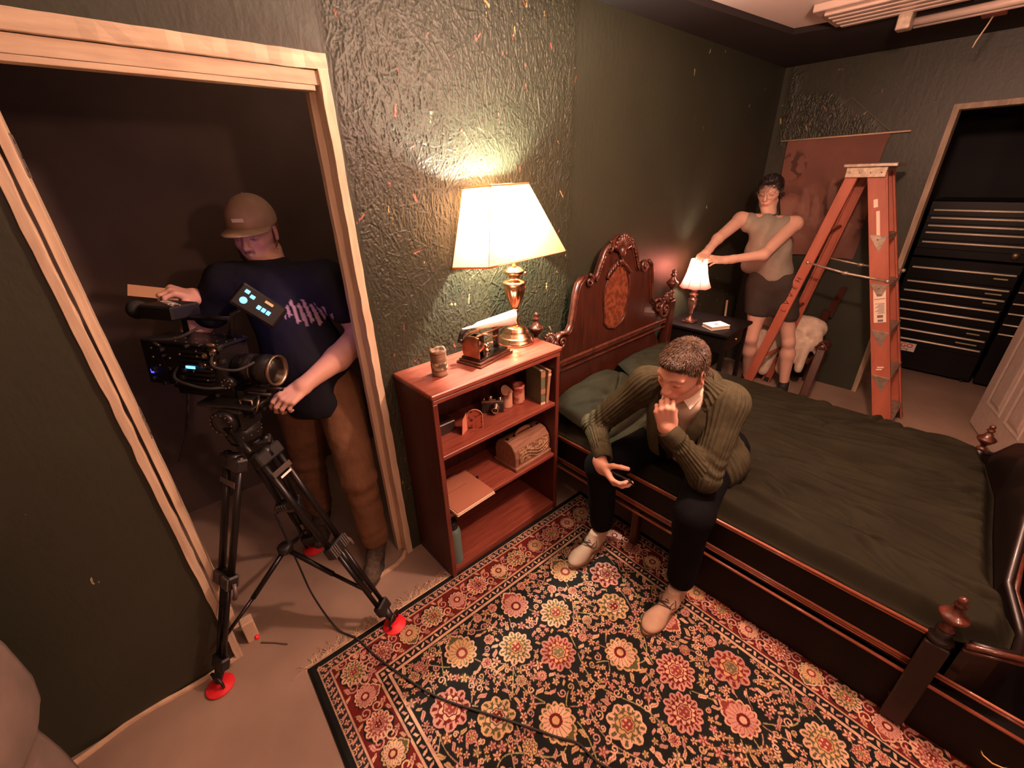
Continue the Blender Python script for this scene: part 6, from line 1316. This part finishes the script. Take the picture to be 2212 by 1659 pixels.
MB().lathe([(.0115, 0), (.0115, .003), (.009, .0035)], 20, MM @ T((-.042, .016, .012)) @ RX(-90)).build('round_button', MBLU, mo)
MB().box((.012, .016, -.028), (.040, .0185, -.019), MM).build('paper_strip', mat('warm_label', (.75, .55, .32), .6), mo)
MB().tube([MM @ Vector((-.03, -.010, .03)), MM @ Vector((-.05, -.02, .07)), (-.02, .06, .13), (-.02, .04, .09)], .008, 8).build('monitor_arm', MBM, cc)
MB().box((.080, -.050, .004), (.084, -.014, .014), None, .002).build('status_light', MBLU, body_); MB().box((-.070, -.13, -.005), (-.066, -.12, .008), None, .001).build('status_light', mat('lit_deep_blue', (.02, .02, .4), .4, emit=(.05, .05, 1), es=2), body_)
MB().box((.0585, -.215, -.035), (.061, -.203, -.020), None, .001).build('status_light', MATS['lit_deep_blue'], cc)
m = MB()
r9 = np.random.default_rng(12)
for k in range(20):
    x, y, z = .070+r9.uniform(0, .02), r9.uniform(-.20, .10), r9.uniform(-.08, .10); q = r9.uniform(.004, .009)
    MB().box((x-.012, y-q, z-q), (x+.006, y+q, z+q*.7), None, .002).build('side_fitting', MBP, cc)
m = MB()
m = MB()
for k in range(12):
    x, y, z = .088, r9.uniform(-.18, .09), r9.uniform(-.08, .09); m.sphere((x, y, z), .0035, 4)
m.build('fitting_screws', MSTL, cc)
m = MB()
for (x, y, z) in ((.072, .03, .055), (.075, .058, .03), (.074, .02, .02), (.073, .060, .065)): m.lathe([(.009, 0), (.009, .012), (.006, .013), (.006, .006)], 14, T((x, y, z)) @ RY(90))
m.tube([(.075, .045, .075), (.10, .085, .085), (.115, .10, .085)], .006, 8); m.tube([(.07, .02, .08), (.09, .05, .10), (.10, .09, .10)], .005, 8); m.build('connectors', MSTL, cc)
# lens
LZ = MB(); LM = RX(-90)
LZ.lathe([(.040, 0), (.046, .006), (.046, .030), (.052, .034), (.052, .060), (.048, .064), (.048, .085), (.054, .090), (.054, .118), (.050, .122), (.050, .140)], 36, T((0, .078, -.005)) @ LM, flute=lambda a, j, r, z: .02*math.cos(a*60) if .033 < z < .062 or .089 < z < .119 else 0); LZ.build('lens_barrel', MBM, cc)
lf = MB().lathe([(.050, 0), (.055, .004), (.055, .012), (.050, .014), (.047, .006), (.040, -.010)], 40, T((0, .216, -.005)) @ LM, cap=False).build('lens_ring', MSTL, cc)
MB().lathe([(.046, 0), (.044, .006), (.030, .012), (.001, .015)], 36, T((0, .200, -.005)) @ LM).build('lens_glass', MGLS, cc)
MB().lathe([(.0515, 0), (.0515, .003)], 36, T((0, .150, -.005)) @ LM, cap=False).build('focus_mark', MSTL, cc)
m = MB(); m.lathe([(.022, 0), (.022, .016), (.018, .020), (.001, .021)], 18, T((.072, .10, -.035)) @ RY(90)); m.build('focus_motor', MBM, cc); m = MB()
for k in range(7): m.lathe([(.0035, 0), (.0035, .002), (.001, .003)], 8, T((.0935, .10+.015*math.cos(k*.9), -.035+.015*math.sin(k*.9))) @ RY(90))
m.build('motor_bolts', MSTL, cc)
for x in (-.030, .030): MB().cyl((x, -.16, -.088), (x, .21, -.088), .0075).build('support_rod', MBM, cc)
m = MB(); m.box((-.055, .10, -.115), (.055, .125, -.072)); m.box((.040, .135, -.150), (.080, .175, -.085), None, .003); m.box((.052, .125, -.135), (.066, .20, -.125), None, .001); m.build('rod_bracket', MBM, cc)
m = MB(); m.tube([(.082, .13, -.09), (.084, .175, -.092), (.084, .178, -.125), (.083, .135, -.125), (.082, .13, -.09)], .004, 6); m.tube([(.055, .18, -.085), (.09, .205, -.090), (.10, .20, -.12)], .004, 6); m.build('clamp_loop', MSTL, cc)
m = MB()
for P in (((.06, -.10, .0), (.12, -.06, -.02), (.13, .04, -.04), (.09, .09, -.05)), ((-.06, -.12, -.04), (-.13, -.06, -.06), (-.12, .05, -.05), (-.05, .08, -.06)), ((.05, -.15, .06), (.11, -.12, .10), (.12, -.02, .12), (.08, .03, .15)), ((-.05, -.22, -.02), (-.10, -.25, -.14), (-.06, -.26, -.32), (.02, -.24, -.42)), ((.07, .05, .06), (.13, .10, .04), (.12, .17, .03), (.06, .19, .04))): m.tube(smoothline(P), .0045, 6)
m.build('cables', MATS['black_rubber'], cc)
cb('left_module', (-.125, -.19, -.055), (-.080, -.06, .060), MBP); cb('left_module_plate', (-.150, -.215, -.090), (-.070, -.12, -.078), MBM)
cb('base_plate', (-.045, -.14, -.112), (.045, .08, -.072), MBM); 
# tripod
tc_ = Vector((.138, 1.615, 0)); tr = thing('tripod', 'black video tripod with twin tube legs and red feet straddling the doorway', 'tripod', (tc_.x, tc_.y, 0))
def tl(p): return Vector(p)-tc_
hd = MB().lathe([(.030, 0), (.052, .010), (.058, .03), (.058, .062), (.050, .070), (.050, .078)], 32, T(tl((.138, 1.625, .905)))).build('bowl', MBM, tr)
MHD = fr(tl((.138, 1.635, 1.00)), cdir, (0, 0, 1))
fh = MB().box((-.050, -.060, -.030), (.050, .060, .055), MHD, .010).build('fluid_head', MBM, tr); m = MB(); m.lathe([(.044, 0), (.044, .022), (.036, .026)], 28, MHD @ T((.050, 0, .012)) @ RY(90)); m.lathe([(.044, 0), (.044, .022), (.036, .026)], 28, MHD @ T((-.050, 0, .012)) @ RY(-90)); m.build('drag_dial', MBM, fh)
m = MB()
for k in range(14):
    a = 2*math.pi*k/14; m.lathe([(.003, 0), (.003, .002), (.001, .002)], 8, MHD @ T((.077, .038*math.cos(a), .012+.038*math.sin(a))) @ RY(90)); m.lathe([(.003, 0), (.003, .002), (.001, .002)], 8, T(tl((.138+.0585*math.cos(a), 1.625+.0585*math.sin(a), .948))) @ RZ(math.degrees(a)) @ RY(90))
m.build('dial_bolts', MSTL, fh); MB().box((-.046, -.105, .056), (.046, .105, .068), MHD, .003).build('slide_plate', MBM, fh); MB().box((.0505, -.055, -.026), (.0525, .005, -.014), MHD).build('model_strip', mat('warm_label', (.75, .55, .32), .6), fh)
MB().tube([MHD @ Vector((.055, -.02, .0)), MHD @ Vector((.12, .10, -.02)), MHD @ Vector((.155, .155, -.025))], .009, 10).build('pan_handle', MBM, tr)
MRED = mat('red_rubber_foot', (.75, .02, .03), .5, bump=.1)
feet = [(-.222, 1.500), (.392, 1.262), (.285, 1.945)]
lc = Vector((.138, 1.615, .905))
for i, (fx_, fy_) in enumerate(feet):
    ft = Vector((fx_, fy_, .020 if i != 1 else .026)); out_ = Vector((fx_-lc.x, fy_-lc.y, 0)).normalized(); top = Vector((lc.x, lc.y, .885))+out_*.055; side = Vector((-out_.y, out_.x, 0)); ax = (ft-top); L_ = ax.length; ax.normalize()
    lg = thing('x', None, None); bpy.data.objects.remove(lg); m = MB()
    mid = top+ax*L_*.52; kn_ = top+ax*L_*.90
    for s in (-1, 1): m.tube([tl(top+side*s*.040), tl(mid+side*s*.030)], .0125, 12)
    m.tube([tl(top+ax*.0+side*.0), tl(top+ax*.04)], .024, 10); leg = m.build('leg', MBM, tr)
    q = fr(tl(top+ax*.035), side, out_); MB().box((-.022, -.058, -.024), (.022, .058, .024), fr(tl(top+ax*.03), side, ax), .006).build('shoulder_block', MBP, leg)
    MB().box((-.002, -.046, -.001), (.002, .046, .020), fr(tl(top+ax*.085+out_*.018), side, ax), .001).build('shoulder_plate', mat('brown_grey_plate', (.12, .09, .08), .35, .5), leg)
    if i == 1:
        MB().box((-.001, -.026, -.004), (.0015, .026, .004), fr(tl(top+ax*.115+out_*.022), side, ax)).build('white_mark', mat('white_mark', (.85, .78, .70), .4, emit=(1, .9, .8), es=.0), leg)
    MB().box((-.020, -.050, -.026), (.020, .050, .026), fr(tl(mid), side, ax), .006).build('clamp_block', MBP, leg)
    m = MB()
    for k in range(4): m.box((-.0225, -.046+.010*k, -.022), (.0225, -.041+.010*k, .022), fr(tl(mid), side, ax)); m.box((-.0225, .012+.010*k, -.022), (.0225, .017+.010*k, .022), fr(tl(mid), side, ax))
    m.build('clamp_ribs', mat('greyed_ribs', (.10, .08, .07), .5), leg)
    m = MB()
    for s in (-1, 1): m.tube([tl(mid+side*s*.018), tl(kn_+side*s*.016)], .0095, 10)
    m.tube([tl(mid), tl(mid+ax*L_*.20)], .011, 10); m.build('lower_tube', MBM, leg)
    m = MB(); m.lathe([(.020, 0), (.026, .006), (.026, .018), (.018, .024)], 20, fr(tl(mid-out_*.02+ax*.03), ax, out_)); m.tube([tl(mid+side*.052), tl(mid+side*.066+ax*.03), tl(mid+side*.064+ax*.055)], .0075, 8); m.build('lever', mat('grey_lever', (.16, .12, .11), .4, .4), leg)
    MB().box((-.018, -.034, -.030), (.018, .034, .022), fr(tl(kn_), side, ax), .006).build('foot_joint', MBP, leg)
    MB().tube([tl(kn_+ax*.01), tl(ft+Vector((0, 0, .018)))], [.019, .014], 12).build('ankle', MBP, leg)
    f_ = MB().lathe([(.044, 0), (.048, .003), (.048, .008), (.036, .013), (.018, .020)], 28, T(tl(ft-Vector((0, 0, .018)))), smooth=False).build('rubber_foot', MRED, leg)
    MB().tube([tl(ft+Vector((.0, 0, .004))+side*.03), tl(ft+side*.036+Vector((0, 0, .03))), tl(ft+Vector((0, 0, .045))), tl(ft-side*.036+Vector((0, 0, .03))), tl(ft-side*.03+Vector((0, 0, .004)))], .006, 8).build('foot_strap', MBP, f_)
hub = Vector((lc.x, lc.y, .36))
m = MB(); m.lathe([(.022, 0), (.03, .008), (.03, .03), (.02, .038)], 16, T(tl(hub))); sp = m.build('spreader_hub', MBP, tr)
for (fx_, fy_) in feet:
    out_ = Vector((fx_-lc.x, fy_-lc.y, 0)).normalized(); top = Vector((lc.x, lc.y, .885))+out_*.055; ft = Vector((fx_, fy_, .02)); e = top+(ft-top)*.80
    MB().tube([tl(hub+Vector((0, 0, .015))), tl(hub+(e-hub)*.55)], .0105, 10).build('spreader_arm', MBM, sp); MB().tube([tl(hub+(e-hub)*.5), tl(e)], .0075, 10).build('spreader_arm', MBM, sp)
MB().sphere(tuple(tl((-.06, 1.475, .16))), .010, 6).build('red_button', MRED, tr)
ml = tag(MB().box((-.10, 1.615, .0), (-.055, 1.66, .11), None, .003).build('wood_block', M_CREAM), 'short pale wood block standing at the foot of the left door jamb', 'wood block')
# card held above the camera
cdh = thing('brown_card', 'small tan card held up in the right hand of the cameraman', 'card', M=fr((.095, 2.065, 1.375), (-.80, .05, .25), (.15, -.8, .45)))
MB().box((-.022, -.03, -.001), (.022, .115, .001), None, 0).build('card_sheet', mat('tan_card', (.42, .24, .12), .8), cdh)
